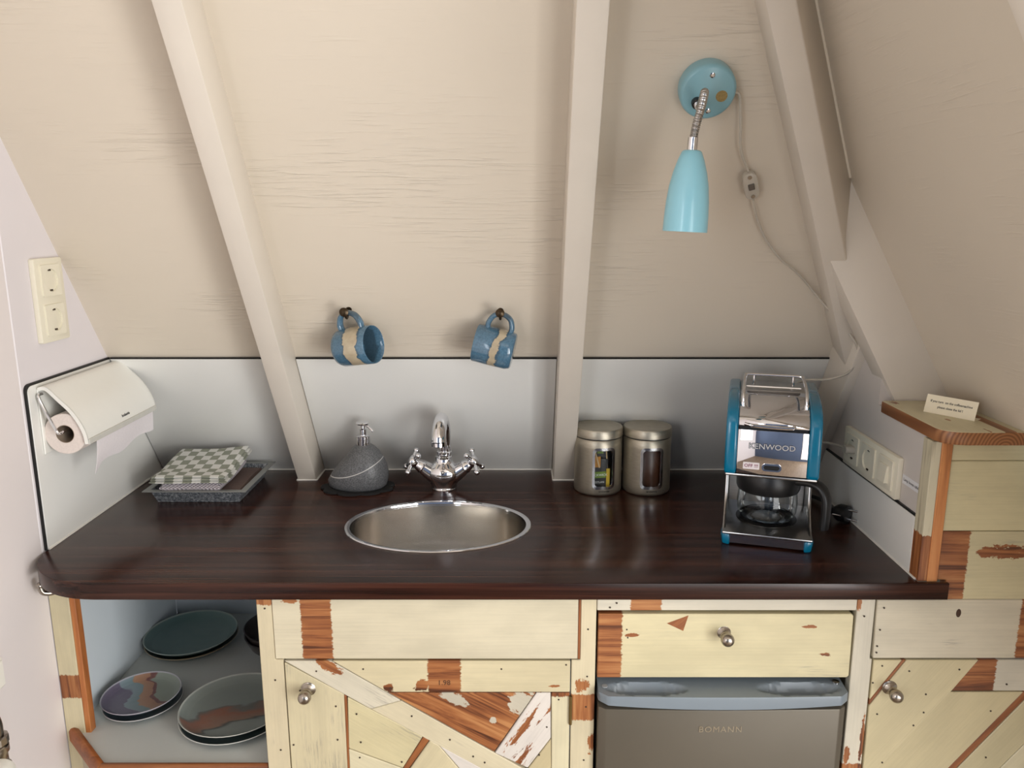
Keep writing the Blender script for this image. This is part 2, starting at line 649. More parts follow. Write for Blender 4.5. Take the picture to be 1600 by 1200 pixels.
struct('wall_left_front', wall_with_hole(lambda a, z, t: (XL - 0.06 * t, a, z), -1.4, 1.308, 0, T + H2, -1.08, -0.36, 0.90, 2.00), m_front, 'pale pinkish wall beside the worktop')
struct('wall_window_side', wall_with_hole(lambda a, z, t: (1.90 + 0.06 * t, a, z), -1.4, 0.66, 0, T + H2, -1.32, -0.38, 0.12, 2.05), m_room)
struct('wall_front', wall_with_hole(lambda a, z, t: (a, -1.32 - 0.06 * t, z), -0.9, 1.95, 0, T + H2, 0.76, 1.84, 0.12, 2.05), m_roomblue)
for nm, fn, (a0, a1, z0, z1) in (('window_1', lambda a, z, t: (a, -1.32 - t, z), (0.76, 1.84, 0.12, 2.05)), ('window_2', lambda a, z, t: (XL - t, a, z), (-1.08, -0.36, 0.90, 2.00)), ('window_3', lambda a, z, t: (1.90 + t, a, z), (-1.32, -0.38, 0.12, 2.05))):
    b = bmesh.new()
    am = (a0 + a1) / 2
    for (p, q, r, s_) in ((a0, a0 + 0.03, z0, z1), (a1 - 0.03, a1, z0, z1), (a0 + 0.03, a1 - 0.03, z0, z0 + 0.03), (a0 + 0.03, a1 - 0.03, z1 - 0.03, z1)):
        hexa(b, [fn(p, r, -0.01), fn(q, r, -0.01), fn(q, r, 0.05), fn(p, r, 0.05)], [fn(p, s_, -0.01), fn(q, s_, -0.01), fn(q, s_, 0.05), fn(p, s_, 0.05)])
    struct(nm, b, m_white)

# rafters on the slopes
def rafterA(x0, x1, h0, h1, off, fb=0.01):
    b = bmesh.new()
    q = lambda h: [(x0, YA(h, off), T + h), (x1, YA(h, off), T + h), (x1, YA(h) + fb, T + h), (x0, YA(h) + fb, T + h)]
    hexa(b, q(h0), q(h1))
    return bevel(b, 0.0025, 2)


struct('trim_1', rafterA(-0.5065, -0.464, 0.0, H2, 0.085), m_beam, 'cream painted rafter slanting down between dish tray and soap dispenser')
struct('trim_2', rafterA(0.079, 0.1255, 0.0, H2, 0.085), m_beam, 'cream painted rafter standing left of the two canisters')
q3 = lambda h: [(0.804 - 0.53 * h, YA(h, 0.085), T + h), (0.847 - 0.53 * h, YA(h, 0.085), T + h), (XB(h) + 0.004, YA(h) + 0.004, T + h), (0.82 - 0.53 * h, YA(h) + 0.006, T + h)]
b = bmesh.new()
hexa(b, q3(0.22), q3(H2))
struct('trim_3', bevel(b, 0.0025, 2), m_beam, 'cream hip rafter in the corner right of the blue lamp')
q4 = lambda h: [(XB(h, 0.10), 1.386, T + h), (XB(h) + 0.006, 1.386, T + h), (XB(h) + 0.006, 1.440, T + h), (XB(h, 0.10), 1.440, T + h)]
b = bmesh.new()
h4 = [0.575, 0.72, 0.72, 0.575]
hexa(b, q4(0.256), [q4(h4[k])[k] for k in range(4)])
struct('trim_4', bevel(b, 0.002, 2), m_beam, 'cream diagonal rafter ending on the small wooden shelf')
struct('trim_5', rafterA(0.644, 0.67, 0.0, 0.40, 0.115), m_beam, 'narrow pale post in the corner behind the coffee maker')
q6 = lambda h: [(XB(h, 0.09), 0.675, T + h), (XB(h) + 0.006, 0.675, T + h), (XB(h) + 0.006, 0.72, T + h), (XB(h, 0.09), 0.72, T + h)]
b = bmesh.new()
hexa(b, q6(-0.6), q6(H2))
struct('trim_6', bevel(b, 0.002, 2), m_beam, 'cream rafter at the upper right corner')
struct('trim_7', tube([(XB(h) - 0.0012, YA(h) - 0.0022, T + h) for h in (0.655, 1.0, H2)], 0.0034, 8, n=1), plain('cream_filler', C(240, 230, 212), 0.5), 'pale filler bead along the hip rafter')

# ---------------------------------------------------------------- splashback panels (white faces on a black core)
def splash_back(x0, x1, label):
    f = lambda o: (lambda x, h: (x, YA(h, o), T + h))
    r = [(x0, 0.0), (x1, 0.0), (x1, 0.304), (x0, 0.304)]
    core = add('splashback_panel', prism(r, f(0.0), f(0.006)), m_core)
    tag(core, label, 'splashback', 'white splashback panels')
    r = [(x0, 0.0), (x1, 0.0), (x1, 0.3005), (x0, 0.3005)]
    add('face', prism(r, f(0.0055), f(0.0080), 0.0005), m_panel, core, label='white laminate face')


splash_back(-0.848, -0.5075, 'white splashback panel behind the dish tray with cloths')
splash_back(-0.463, 0.078, 'wide white splashback panel behind the tap')
splash_back(0.1265, 0.644, 'white splashback panel behind canisters and coffee maker')
yb = lambda h: YA(h, 0.001)
def lpoly(e):
    r = 0.012
    p = [(1.316 + e, 0.0), (yb(0), 0.0), (yb(0.304 - e), 0.304 - e)]
    p += [(1.316 + e + r - r * math.sin(t), 0.304 - e - r + r * math.cos(t)) for t in [PI / 2 * k / 5 for k in range(6)]]
    return p
core = add('splashback_panel', prism(lpoly(0), lambda y, h: (XL, y, T + h), lambda y, h: (XL + 0.004, y, T + h)), m_core)
tag(core, 'white splashback panel on the left wall behind the paper roll holder', 'splashback', 'white splashback panels')
add('face', prism(lpoly(0.004), lambda y, h: (XL + 0.0035, y, T + h), lambda y, h: (XL + 0.0055, y, T + h), 0.0004), m_panel, core, label='white laminate face')
pr_ = [(1.2240, 0.0), (1.61 + 0.06, 0.0), (1.61, 0.104), (1.224, 0.104)]
core = add('splashback_panel', prism(pr_, lambda y, h: (XR, y, T + h), lambda y, h: (XR - 0.004, y, T + h)), m_core)
tag(core, 'low white splashback panel under the triple socket', 'splashback', 'white splashback panels')
pr_ = [(1.2240, 0.0), (1.61 + 0.058, 0.0), (1.61, 0.1005), (1.224, 0.1005)]
add('face', prism(pr_, lambda y, h: (XR - 0.0035, y, T + h), lambda y, h: (XR - 0.0055, y, T + h), 0.0004), m_panel, core, label='white laminate face')

# ---------------------------------------------------------------- worktop with the oval sink cut-out
SX, SY, SA, SB = -0.158, 1.438, 0.180, 0.130
out = [(-0.852, 1.80), (0.6575, 1.80), (0.6575, 1.192), (0.706, 1.192), (0.706, 1.185), (-0.70, 1.185)]
for k in range(1, 15):
    t = PI / 2 * k / 14
    out.append((-0.70 - 0.1515 * math.sin(t), 1.32 - 0.135 * math.cos(t)))
hole = [(SX + (SA - 0.004) * math.cos(2 * PI * k / 72), SY + (SB - 0.004) * math.sin(2 * PI * k / 72)) for k in range(72)]
b = bmesh.new()
edges = []
for loop in (out, hole):
    v = [b.verts.new((x, y, T)) for x, y in loop]
    for i in range(len(v)):
        edges.append(b.edges.new((v[i], v[(i + 1) % len(v)])))
res = bmesh.ops.triangle_fill(b, use_beauty=True, use_dissolve=False, edges=edges)
fs = [f for f in b.faces]
ext = bmesh.ops.extrude_face_region(b, geom=fs)
bmesh.ops.translate(b, verts=[v for v in ext['geom'] if isinstance(v, bmesh.types.BMVert)], vec=(0, 0, -0.029))
bevel(b, 0.004, 3, 60)
o = add('worktop', b, m_top)
tag(o, 'dark glossy wood-grain worktop with a rounded left corner', 'worktop')

# sealant bead where worktop meets the panels and rafters
b = bmesh.new()
sl = [(-0.8495, 1.32), (-0.8495, 1.780), (-0.5075, 1.780), (-0.5075, 1.7035), (-0.463, 1.7035), (-0.463, 1.780), (0.078, 1.780), (0.078, 1.7035), (0.1265, 1.7035),
      (0.1265, 1.780), (0.643, 1.780), (0.643, 1.673), (0.657, 1.673), (0.657, 1.20)]
for p, q in zip(sl, sl[1:]):
    tube([(p[0], p[1], T + 0.0005), (q[0], q[1], T + 0.0005)], 0.0022, 6, b, 1)
struct('trim_8', b, m_seal, 'white sealant line around the worktop')

# sink
sk = thing('sink', 'oval stainless steel sink set into the worktop', 'sink', (SX, SY, T))
el = lambda f, z: [(SX + (SA * f[0]) * math.cos(2 * PI * k / 72), SY + (SB * f[1]) * math.sin(2 * PI * k / 72), z) for k in range(72)]
def loft(rings, bm=None, close_last=True):
    b = bm or bmesh.new()
    R = [[b.verts.new(p) for p in r] for r in rings]
    for p, q in zip(R, R[1:]):
        for k in range(len(p)):
            b.faces.new((p[k], p[(k + 1) % len(p)], q[(k + 1) % len(p)], q[k]))
    if close_last:
        b.faces.new(R[-1])
    return b
add('rim', loft([el((1.012, 1.016), T + 0.0002), el((1.006, 1.008), T + 0.0014), el((0.985, 0.98), T + 0.0016), el((0.955, 0.94), T + 0.0005), el((0.948, 0.93), T - 0.006)], close_last=False), m_chrome, sk)
add('bowl', loft([el((0.95, 0.932), T - 0.003), el((0.94, 0.92), T - 0.03), el((0.92, 0.90), T - 0.08), el((0.86, 0.83), T - 0.112), el((0.76, 0.72), T - 0.130), el((0.6, 0.55), T - 0.136), el((0.2, 0.27), T - 0.139), el((0.15, 0.2), T - 0.139)]), m_sink, sk)
add('drain', lathe([(0.034, 0.0), (0.034, 0.002), (0.026, 0.002), (0.022, -0.002), (0, -0.002)], (SX, SY, T - 0.1385)), m_chrome, sk)


# ---------------------------------------------------------------- cabinets of reclaimed painted boards
FY = 1.2
m_nail = plain('nail_head', C(60, 48, 38), 0.6)


def plank(parent, poly, grain, y=FY, th=0.018, name='plank', bands=(), mat=None, bev=0.0011, label=None, jitter=0.0007, spots=(), **kw):
    g = math.radians(grain)
    cx = sum(p[0] for p in poly) / len(poly)
    cz = sum(p[1] for p in poly) / len(poly)
    lp = [((x - cx) * math.cos(g) + (h - cz) * math.sin(g), -(x - cx) * math.sin(g) + (h - cz) * math.cos(g)) for x, h in poly]
    y = y + random.uniform(-jitter, jitter)
    M = Matrix.Translation((cx, y, T + cz)) @ Matrix.Rotation(-g, 4, 'Y')
    c0 = cx * math.cos(g) + cz * math.sin(g)
    if mat is None:
        lc_ = lambda x, h: ((x - cx) * math.cos(g) + (h - cz) * math.sin(g), -(x - cx) * math.sin(g) + (h - cz) * math.cos(g))
        mat = painted(bands=[(p - c0, q - c0) for p, q in bands], spots=[lc_(q[0], q[1]) + tuple(q[2:]) for q in spots], **kw)
    b = prism(lp, lambda x, z: (x, 0, z), lambda x, z: (x, th, z), bev, 1)
    o = add(name, b, mat, parent, M, smooth=20)
    if label: o['label'] = label
    return o


NAIL = None
def nails(parent, pts, y=FY):
    global NAIL
    for x, h in pts:
        if NAIL is None:
            o = add('nail', lathe([(0.0016, 0.0002), (0.0015, 0.0013), (0, 0.0014)], (0, 0, 0), (0, -1, 0), 10), m_nail, parent, Matrix.Translation((x, y, T + h)))
            NAIL = o.data
        else:
            o = bpy.data.objects.new('nail', NAIL)
            link(o, parent, Matrix.Translation((x, y, T + h)))


KNOB = None
def knob(parent, x, h, y=FY):
    b = lathe([(0, 0), (0.0125, 0.0), (0.0128, 0.002), (0.0105, 0.0035), (0.0110, 0.0055), (0.0075, 0.0085), (0.0055, 0.012), (0.0058, 0.016), (0.0095, 0.020), (0.0112, 0.0255),
               (0.0108, 0.030), (0.0085, 0.034), (0.0045, 0.0362), (0, 0.0367)], (0, 0, 0), (0, -1, 0), 28)
    add('knob', b, m_nickel, parent, Matrix.Translation((x, y + 0.0012, T + h)), smooth=50, label='round brushed nickel knob')


BOT = HF + 0.08
# --- sink cabinet
sc_ = thing('sink_cabinet', 'cream reclaimed-wood cabinet with patchwork plank door under the sink', 'cabinet', (-0.155, FY, 0))
plank(sc_, [(-0.439, -0.029), (-0.4135, -0.029), (-0.4135, -0.1465), (-0.4005, -0.1465), (-0.4005, BOT), (-0.439, BOT)], 90, name='stile', bands=[(-0.046, -0.02)], chips=0.12, paint=PAINT)
plank(sc_, [(0.1035, -0.029), (0.1295, -0.029), (0.1295, BOT), (0.0890, BOT), (0.0890, -0.1475), (0.1035, -0.1475)], 90, name='stile', bands=[(-0.262, -0.212)], chips=0.16, spots=[(0.108, -0.195, 0.014, 0.012, 1), (0.125, -0.305, 0.022, 0.006, 1)], paint=PAINT)
plank(sc_, [(-0.4125, -0.029), (0.0990, -0.029), (0.0990, -0.1445), (-0.4125, -0.1445)], 0, name='false_front', bands=[(-0.366, -0.314)], chips=0.03, smear=0.12, spots=[(-0.383, -0.036, 0.012, 0.006, 1)], paint=C(224, 214, 186), y=FY - 0.002,
      label='wide pale false drawer front with a bare wood band')
plank(sc_, [(0.0994, -0.029), (0.1031, -0.029), (0.1031, -0.1445), (0.0994, -0.1445)], 90, name='edge_strip', mat=m_pine, y=FY - 0.001, bev=0.0004)
d1 = add('door', box((-0.397, FY + 0.0195, T + BOT), (0.0865, FY + 0.027, T - 0.151)), m_dark, sc_, label='patchwork door of reclaimed painted planks')
D = -33
plank(d1, [(-0.3985, -0.1525), (-0.3005, -0.2125), (-0.3020, BOT), (-0.3985, BOT)], 90, chips=0.10, smear=0.75, paint=C(220, 208, 172))
plank(d1, [(-0.3005, -0.2135), (-0.2960, -0.2165), (-0.2975, BOT), (-0.3020, BOT)], 90, mat=m_pine, y=FY + 0.001)
plank(d1, [(-0.3985, -0.1490), (-0.3200, -0.1490), (-0.2035, -0.2245), (-0.2555, -0.2405)], D, chips=0.12, smear=0.75, spots=[(-0.325, -0.158, 0.030, 0.010, 1)], paint=C(224, 216, 194))
plank(d1, [(-0.2550, -0.2412), (-0.2030, -0.2252), (0.0870, -0.4090), (0.0870, -0.4520)], D, chips=0.04, paint=C(228, 216, 184))
plank(d1, [(-0.3170, -0.1490), (0.0870, -0.1490), (0.0870, -0.2080), (-0.2260, -0.2080)], 0, bands=[(-0.156, -0.099)], chips=0.10, spots=[(-0.166, -0.196, 0.012, 0.012, 1), (-0.222, -0.200, 0.010, 0.008, 1), (0.06, -0.196, 0.010, 0.003, 1)], paint=C(224, 211, 174))
plank(d1, [(-0.2235, -0.2095), (0.0285, -0.2095), (-0.0435, -0.3245)], -28, chips=0.1, paint=C(206, 198, 178), bands=[(-1.0, 1.0)], spots=[(-0.112, -0.219, 0.030, 0.010, 0), (0.004, -0.226, 0.022, 0.026, 0), (-0.045, -0.262, 0.006, 0.006, 0)])
plank(d1, [(0.0300, -0.2095), (0.0540, -0.2095), (0.0550, -0.2970), (0.0150, -0.3560), (-0.0420, -0.3265)], 57, chips=0.82, smear=0.2, paint=WHT)
plank(d1, [(0.0555, -0.2095), (0.0870, -0.2095), (0.0870, -0.4080), (0.0570, -0.3890)], 90, bands=[(-0.217, -0.2)], chips=0.18, paint=C(226, 216, 182))
plank(d1, [(0.0553, -0.2990), (0.0565, -0.3885), (0.0160, -0.3630), (0.0160, -0.3575)], 57, chips=0.1, paint=YELL)
plank(d1, [(-0.2945, -0.2185), (-0.1675, -0.2950), (-0.2035, -0.3565), (-0.2965, -0.3175)], D, chips=0.12, smear=0.85, paint=C(222, 210, 168))
plank(d1, [(-0.2965, -0.3190), (-0.2030, -0.3580), (-0.2030, BOT), (-0.2965, BOT)], D, chips=0.15, paint=C(226, 216, 182))
plank(d1, [(-0.1665, -0.2955), (-0.1560, -0.3020), (-0.2020, -0.3720), (-0.2025, -0.3565)], 57, mat=m_pine, y=FY + 0.001)
plank(d1, [(-0.1550, -0.3025), (-0.1400, -0.3120), (-0.0750, -0.4000), (-0.2020, -0.4000), (-0.2010, -0.3735)], 57, chips=0.06, paint=C(222, 209, 172))
plank(d1, [(-0.1385, -0.3130), (0.0000, -0.3985), (-0.0740, -0.3985)], D, chips=0.5, paint=WHT)
plank(d1, [(-0.2020, -0.4010), (0.0020, -0.4010), (0.0870, -0.4535), (0.0870, BOT), (-0.2020, BOT)], 90, chips=0.1, paint=PAINT)
nails(d1, [(-0.375, -0.205), (-0.392, -0.31), (-0.315, -0.235), (-0.315, -0.30), (-0.28, -0.25), (-0.275, -0.305), (-0.278, -0.335), (-0.345, -0.168), (-0.185, -0.254), (-0.12, -0.30), (-0.08, -0.333),
           (-0.265, -0.164), (-0.22, -0.2), (-0.03, -0.164), (0.08, -0.156), (0.048, -0.275), (0.068, -0.222), (0.035, -0.33), (-0.06, -0.345), (-0.205, -0.344)])
knob(d1, -0.3605, -0.202)
text('lettering', '1.98', 0.013, basis((-0.128, FY - 0.0012, T - 0.190), (1, 0, 0), (0, 0, 1), (0, -1, 0)), plain('pencil_mark', C(84, 52, 34), 0.7), d1, extrude=0.0001)
nails(sc_, [(-0.425, -0.052), (-0.416, -0.185), (-0.415, -0.32), (0.116, -0.09), (0.116, -0.178), (0.115, -0.236), (0.113, -0.34), (-0.16, -0.083), (-0.16, -0.093)])
m_carc = plain('pale_cabinet_board', C(196, 186, 164), 0.6)
for x0, x1 in ((-0.439, -0.421), (0.111, 0.129)):
    add('side_panel', box((x0, FY + 0.02, 0.0), (x1, 1.76, T - 0.03)), m_carc, sc_)
add('bottom_panel', box((-0.42, FY + 0.02, 0.06), (0.11, 1.76, 0.078)), m_carc, sc_)
add('plinth', box((-0.42, FY + 0.05, 0.0), (0.11, FY + 0.068, 0.06)), m_carc, sc_)
# hinge at the right edge of the door
add('hinge', tube([(0.0884, FY - 0.003, T - 0.268), (0.0884, FY - 0.003, T - 0.214)], 0.0028, 10, n=1), plain('aged_brass', C(120, 100, 60), 0.4, 0.8), sc_)

# --- fridge bay: rail, drawer, stile
fc = thing('drawer_cabinet', 'cream reclaimed-wood cabinet with one wide drawer above the fridge', 'cabinet', (0.36, FY, 0))
plank(fc, [(0.1305, -0.029), (0.5645, -0.029), (0.5645, -0.0560), (0.1305, -0.0560)], 0, name='rail', bands=[(0.186, 0.238)], chips=0.08, paint=PALE)
plank(fc, [(0.5655, -0.029), (0.5955, -0.029), (0.5955, -0.1460), (0.5995, -0.1460), (0.5995, BOT), (0.5655, BOT)], 90, name='stile', bands=[(-0.9, -0.348)], chips=0.16, spots=[(0.572, -0.33, 0.020, 0.006, 1), (0.596, -0.30, 0.05, 0.004, 1), (0.568, -0.04, 0.02, 0.004, 1)], paint=PALE)
dw = add('drawer', box((0.14, FY + 0.019, T - 0.175), (0.555, 1.60, T - 0.066)), m_carc, fc, label='wide cream drawer with bare wood left end')
plank(dw, [(0.1330, -0.0615), (0.5560, -0.0615), (0.5600, -0.0650), (0.5615, -0.1765), (0.5580, -0.1795), (0.1330, -0.1795)], 0, name='drawer_front', bands=[(0.05, 0.1735)], chips=0.12, smear=0.35, spots=[(0.518, -0.136, 0.012, 0.004, 1), (0.49, -0.085, 0.014, 0.003, 1), (0.19, -0.10, 0.012, 0.004, 1)],
      paint=C(224, 212, 172), y=FY - 0.001)
plank(dw, [(0.247, -0.0785), (0.284, -0.0635), (0.276, -0.0930)], 40, name='inlay', mat=m_pine, y=FY - 0.0022, th=0.002, bev=0.0003, label='small bare wood triangle')
knob(dw, 0.3445, -0.0955)
nails(fc, [(0.163, -0.042), (0.152, -0.05), (0.578, -0.066), (0.181, -0.09), (0.183, -0.105)], FY - 0.0005)
add('side_panel', box((0.578, FY + 0.02, 0.0), (0.596, 1.76, T - 0.03)), m_carc, fc)
add('back_panel', box((0.131, 1.74, 0.0), (0.577, 1.75, T - 0.03)), m_carc, fc)

# --- right lower cabinet
rc = thing('corner_cabinet', 'cream reclaimed-wood cabinet with diagonal plank door at the lower right', 'cabinet', (0.76, FY, 0))
RX = 0.925
plank(rc, [(0.5975, -0.0355), (0.945, -0.0355), (0.965, -0.1435), (0.5995, -0.1435)], 0, name='false_front', bands=[(0.8385, 1.2)], chips=0.05, smear=0.55, paint=C(220, 210, 186),
      label='pale board with a knot hole and bare right end', y=FY - 0.001)
d2 = add('door', box((0.603, FY + 0.0195, T + BOT), (0.97, FY + 0.027, T - 0.149)), m_dark, rc, label='door of diagonal cream planks')
plank(d2, [(0.6020, -0.1475), (0.6500, -0.1475), (0.6020, -0.2230)], 52, chips=0.16, paint=C(220, 206, 166))
plank(d2, [(0.6510, -0.1475), (0.6570, -0.1475), (0.6020, -0.2340), (0.6020, -0.2242)], 57, mat=m_pine, y=FY + 0.001)
plank(d2, [(0.6580, -0.1475), (0.7800, -0.1475), (0.5800 + 0.0225, -0.4140), (0.6020, -0.2352)], 53, chips=0.05, smear=0.3, paint=C(218, 204, 164))
plank(d2, [(0.7815, -0.1475), (0.9700, -0.1475), (0.9700, -0.2065), (0.7375, -0.2065)], 0, bands=[(0.5, 0.812)], chips=0.2, paint=PALE)
plank(d2, [(0.7365, -0.2080), (0.8640, -0.2080), (0.7090, -0.4140), (0.6040, -0.4140), (0.6035, -0.3920)], 53, chips=0.03, smear=0.15, paint=C(214, 200, 160))
plank(d2, [(0.8650, -0.2080), (0.8800, -0.2080), (0.7250, -0.4140), (0.7100, -0.4140)], 53, mat=m_pine, y=FY + 0.001)
plank(d2, [(0.8810, -0.2080), (0.9550, -0.2080), (0.8000, -0.4140), (0.7260, -0.4140)], 53, chips=0.1, smear=0.2, paint=C(208, 196, 158))
plank(d2, [(0.9560, -0.2080), (0.9700, -0.2080), (0.9700, -0.2680), (0.8600, -0.4140), (0.8010, -0.4140)], 53, chips=0.14, paint=C(224, 214, 180))
plank(d2, [(0.9700, -0.2700), (0.9700, -0.4140), (0.8615, -0.4140)], 53, chips=0.5, paint=PAINT)
plank(d2, [(0.6020, -0.4155), (0.9700, -0.4155), (0.9700, BOT), (0.6020, BOT)], 90, chips=0.1, paint=PAINT)
nails(d2, [(0.617, -0.158), (0.604, -0.19), (0.664, -0.168), (0.749, -0.165), (0.697, -0.212), (0.617, -0.25), (0.682, -0.272), (0.697, -0.247), (0.635, -0.345), (0.812, -0.244), (0.833, -0.193), (0.815, -0.335)])
knob(d2, 0.6335, -0.199)
nails(rc, [(0.609, -0.05), (0.606, -0.09), (0.604, -0.12), (0.604, -0.132)], FY - 0.002)
# knot hole in the false front
add('knot', lathe([(0, 0.0016), (0.0075, 0.0016), (0.008, 0.0)], (0.735, FY, T - 0.06), (0, -1, 0), 18, sx=0.55, sy=1.0), plain('dark_knot', C(70, 44, 28), 0.7, var=0.3, scale=300), rc)
add('side_panel', box((0.955, FY + 0.03, 0.0), (0.968, 1.70, T - 0.16)), m_carc, rc)
add('back_panel', box((0.60, 1.70, 0.0), (0.95, 1.71, T - 0.04)), m_carc, rc)

# --- small upper cabinet on the worktop's right end
uc = thing('shelf_cabinet', 'small cream plank cabinet with wooden shelf top on the right', 'cabinet', (0.74, FY, T))
U = 1.1935
post = plank(uc, [(0.6725, -0.001), (0.6900, -0.001), (0.6900, 0.239), (0.6725, 0.239)], 90, name='post', mat=bare_wood('orange_pine_post', [(0.25, C(140, 84, 42)), (0.5, C(190, 122, 68)), (0.8, C(212, 150, 92))]), y=U, th=0.028)
# painted left face of the post
n = NT('post_side_paint')
c0 = n.sep(n.co(False))
wob = n.math('MULTIPLY', n.noise(n.map(n.co(), (200, 200, 60)), 1.0, 3), 0.012)
z = n.math('ADD', c0[2], wob)
gr = n.noise(n.map(n.co(), (160, 160, 8)), 1.0, 4)
n.set(n.mix(n.step(z, T + 0.085, T + 0.087), n.ramp(gr, WOOD), n.mix(n.step(gr, 0.5, 0.7), C(200, 192, 166), C(160, 150, 128))), 0.5)
add('post_side', box((0.6577, U + 0.0005, T), (0.6724, U + 0.030, T + 0.2388), 0.0008, 1), n.m, uc, label='cream painted side of the post')
xr = lambda h: XB(h) + 0.005
plank(uc, [(0.6910, 0.2065), (xr(0.2065), 0.2065), (xr(0.239), 0.239), (0.6910, 0.239)], 0, chips=0.20, smear=0.5, paint=C(220, 208, 166), y=U + 0.004)
plank(uc, [(0.6910, 0.0865), (xr(0.0865), 0.0865), (xr(0.2055), 0.2055), (0.6910, 0.2055)], 0, chips=0.15, smear=0.65, paint=C(220, 208, 166), y=U + 0.004)
plank(uc, [(0.7065, -0.0345), (xr(-0.0345), -0.0345), (xr(0.0855), 0.0855), (0.6910, 0.0855), (0.6910, 0.0005), (0.7065, 0.0005)], 0, bands=[(0.5, 0.738)], chips=0.18, smear=0.6, spots=[(0.80, 0.05, 0.05, 0.012, 1)], paint=C(218, 206, 166), y=U + 0.004)
# shelf board: local X runs along Y so the rings show on the front
n = NT('shelf_edge_wood')
c = n.co(False)
s = n.sep(c)
rx = n.math('SUBTRACT', s[0], 0.755)
rz = n.math('SUBTRACT', s[2], T + 0.236)
rad = n.math('SQRT', n.math('ADD', n.math('MULTIPLY', rx, rx), n.math('MULTIPLY', rz, rz)))
rad = n.math('ADD', rad, n.math('MULTIPLY', n.noise(n.map(c, (20, 3, 20)), 1.0, 2), 0.012))
rings = n.math('ADD', 0.5, n.math('MULTIPLY', n.math('SINE', n.math('MULTIPLY', rad, 1150)), 0.5))
wood = n.mix(rings, C(124, 78, 46), C(164, 112, 70))
top = n.step(s[2], T + 0.2605, T + 0.2612)
blot = n.noise(n.map(c, (60, 14, 60)), 1.0, 4)
strip = n.math('MULTIPLY', n.step(s[0], 0.752, 0.754), n.math('SUBTRACT', 1.0, n.step(s[0], 0.770, 0.772)))
pm = n.math('MULTIPLY', top, n.math('SUBTRACT', 1.0, n.math('MAXIMUM', strip, n.step(blot, 0.66, 0.7))))
n.set(n.mix(pm, wood, n.mix(blot, C(190, 180, 146), C(214, 204, 170))), 0.4)
shp = [(0.659, 1.383), (0.659, 1.196), (0.662, 1.184), (0.670, 1.175), (0.682, 1.169), (0.700, 1.1665), (XB(0.25) - 0.002, 1.1665), (XB(0.25) - 0.002, 1.383)]
add('shelf_board', prism(shp, lambda x, y: (x, y, T + 0.240), lambda x, y: (x, y, T + 0.262), 0.0025, 2, ang=50), n.m, uc, label='rounded wooden shelf board with ringed end grain')
add('side_panel', box((0.673, U + 0.030, T), (0.688, 1.383, T + 0.2385)), m_carc, uc)

# --- open corner shelf on the left
SH = -0.365
oc = thing('corner_shelf', 'open corner shelf with angled wooden lip holding plates', 'shelf', (-0.65, 1.5, 0))
fl = [(-0.842, 1.325), (-0.735, 1.212), (-0.441, 1.212), (-0.441, 1.765), (-0.842, 1.765)]
add('shelf_board', prism(fl, lambda x, y: (x, y, T + SH - 0.018), lambda x, y: (x, y, T + SH)), plain('grey_white_shelf_paint', C(214, 217, 212), 0.5, var=0.04, scale=8), oc)
add('side_panel', prism([(1.325, HF), (1.765, HF), (1.765, -0.03), (1.325, -0.03)], lambda y, h: (-0.8555, y, T + h), lambda y, h: (-0.8425, y, T + h)), m_niche, oc, label='pale blue white side panel')
add('back_panel', box((-0.842, 1.7655, 0.0), (-0.44, 1.778, T - 0.03)), m_niche, oc)
add('side_panel', box((-0.4405, FY + 0.02, 0.0), (-0.4395, 1.765, T - 0.03)), m_niche, oc)
stl = add('stile', box((-0.8555, 1.308, 0.0), (-0.8185, 1.324, T - 0.03), 0.0012, 1), painted(bands=[], chips=0.05), oc)
# upright boards need their grain along Z
bpy.data.objects.remove(stl)
plank(oc, [(-0.8550, -0.03), (-0.8190, -0.03), (-0.8190, HF + 0.002), (-0.8550, HF + 0.002)], 90, name='stile', y=1.308, th=0.016, bands=[(-0.292, -0.244)], chips=0.06, smear=0.1, paint=C(222, 210, 174))
add('stile_edge', box((-0.8188, 1.3085, T + SH - 0.02), (-0.8085, 1.326, T - 0.03), 0.001, 1), m_pine_d, oc, label='bare wood edge of the stile')
def lip(p, q, ext0=0, ext1=0):
    d = (Vector(q) - Vector(p)).normalized()
    nrm = Vector((d.y, -d.x, 0))
    prof = [(-0.002, 0.0), (0.012, 0.0), (0.012, 0.020), (0.009, 0.027), (0.004, 0.0295), (-0.002, 0.027)]
    P, Q = Vector(p) - d * ext0, Vector(q) + d * ext1
    return prism(prof, lambda u, v: P + nrm * u + Vector((0, 0, v)), lambda u, v: Q + nrm * u + Vector((0, 0, v)), 0.001, 1)
zl = T + SH - 0.018
add('lip', lip((-0.848, 1.322, zl), (-0.735, 1.212, zl), 0.004, 0.003), bare_wood('orange_pine_lip', [(0.25, C(96, 50, 22)), (0.5, C(158, 90, 44)), (0.8, C(190, 120, 66))]), oc)
add('lip', lip((-0.735, 1.212, zl), (-0.441, 1.212, zl), 0.003, 0.0), m_pine, oc)
plank(oc, [(-0.738, SH - 0.02), (-0.441, SH - 0.02), (-0.441, HF), (-0.738, HF)], 0, name='lower_panel', y=1.215, chips=0.1)
add('lower_panel', prism([(0, HF), (0.155, HF), (0.155, SH - 0.02), (0, SH - 0.02)], lambda u, h: (-0.848 + u * 0.717, 1.324 - u * 0.697, T + h), lambda u, h: (-0.838 + u * 0.717, 1.334 - u * 0.697, T + h)), m_carc, oc)

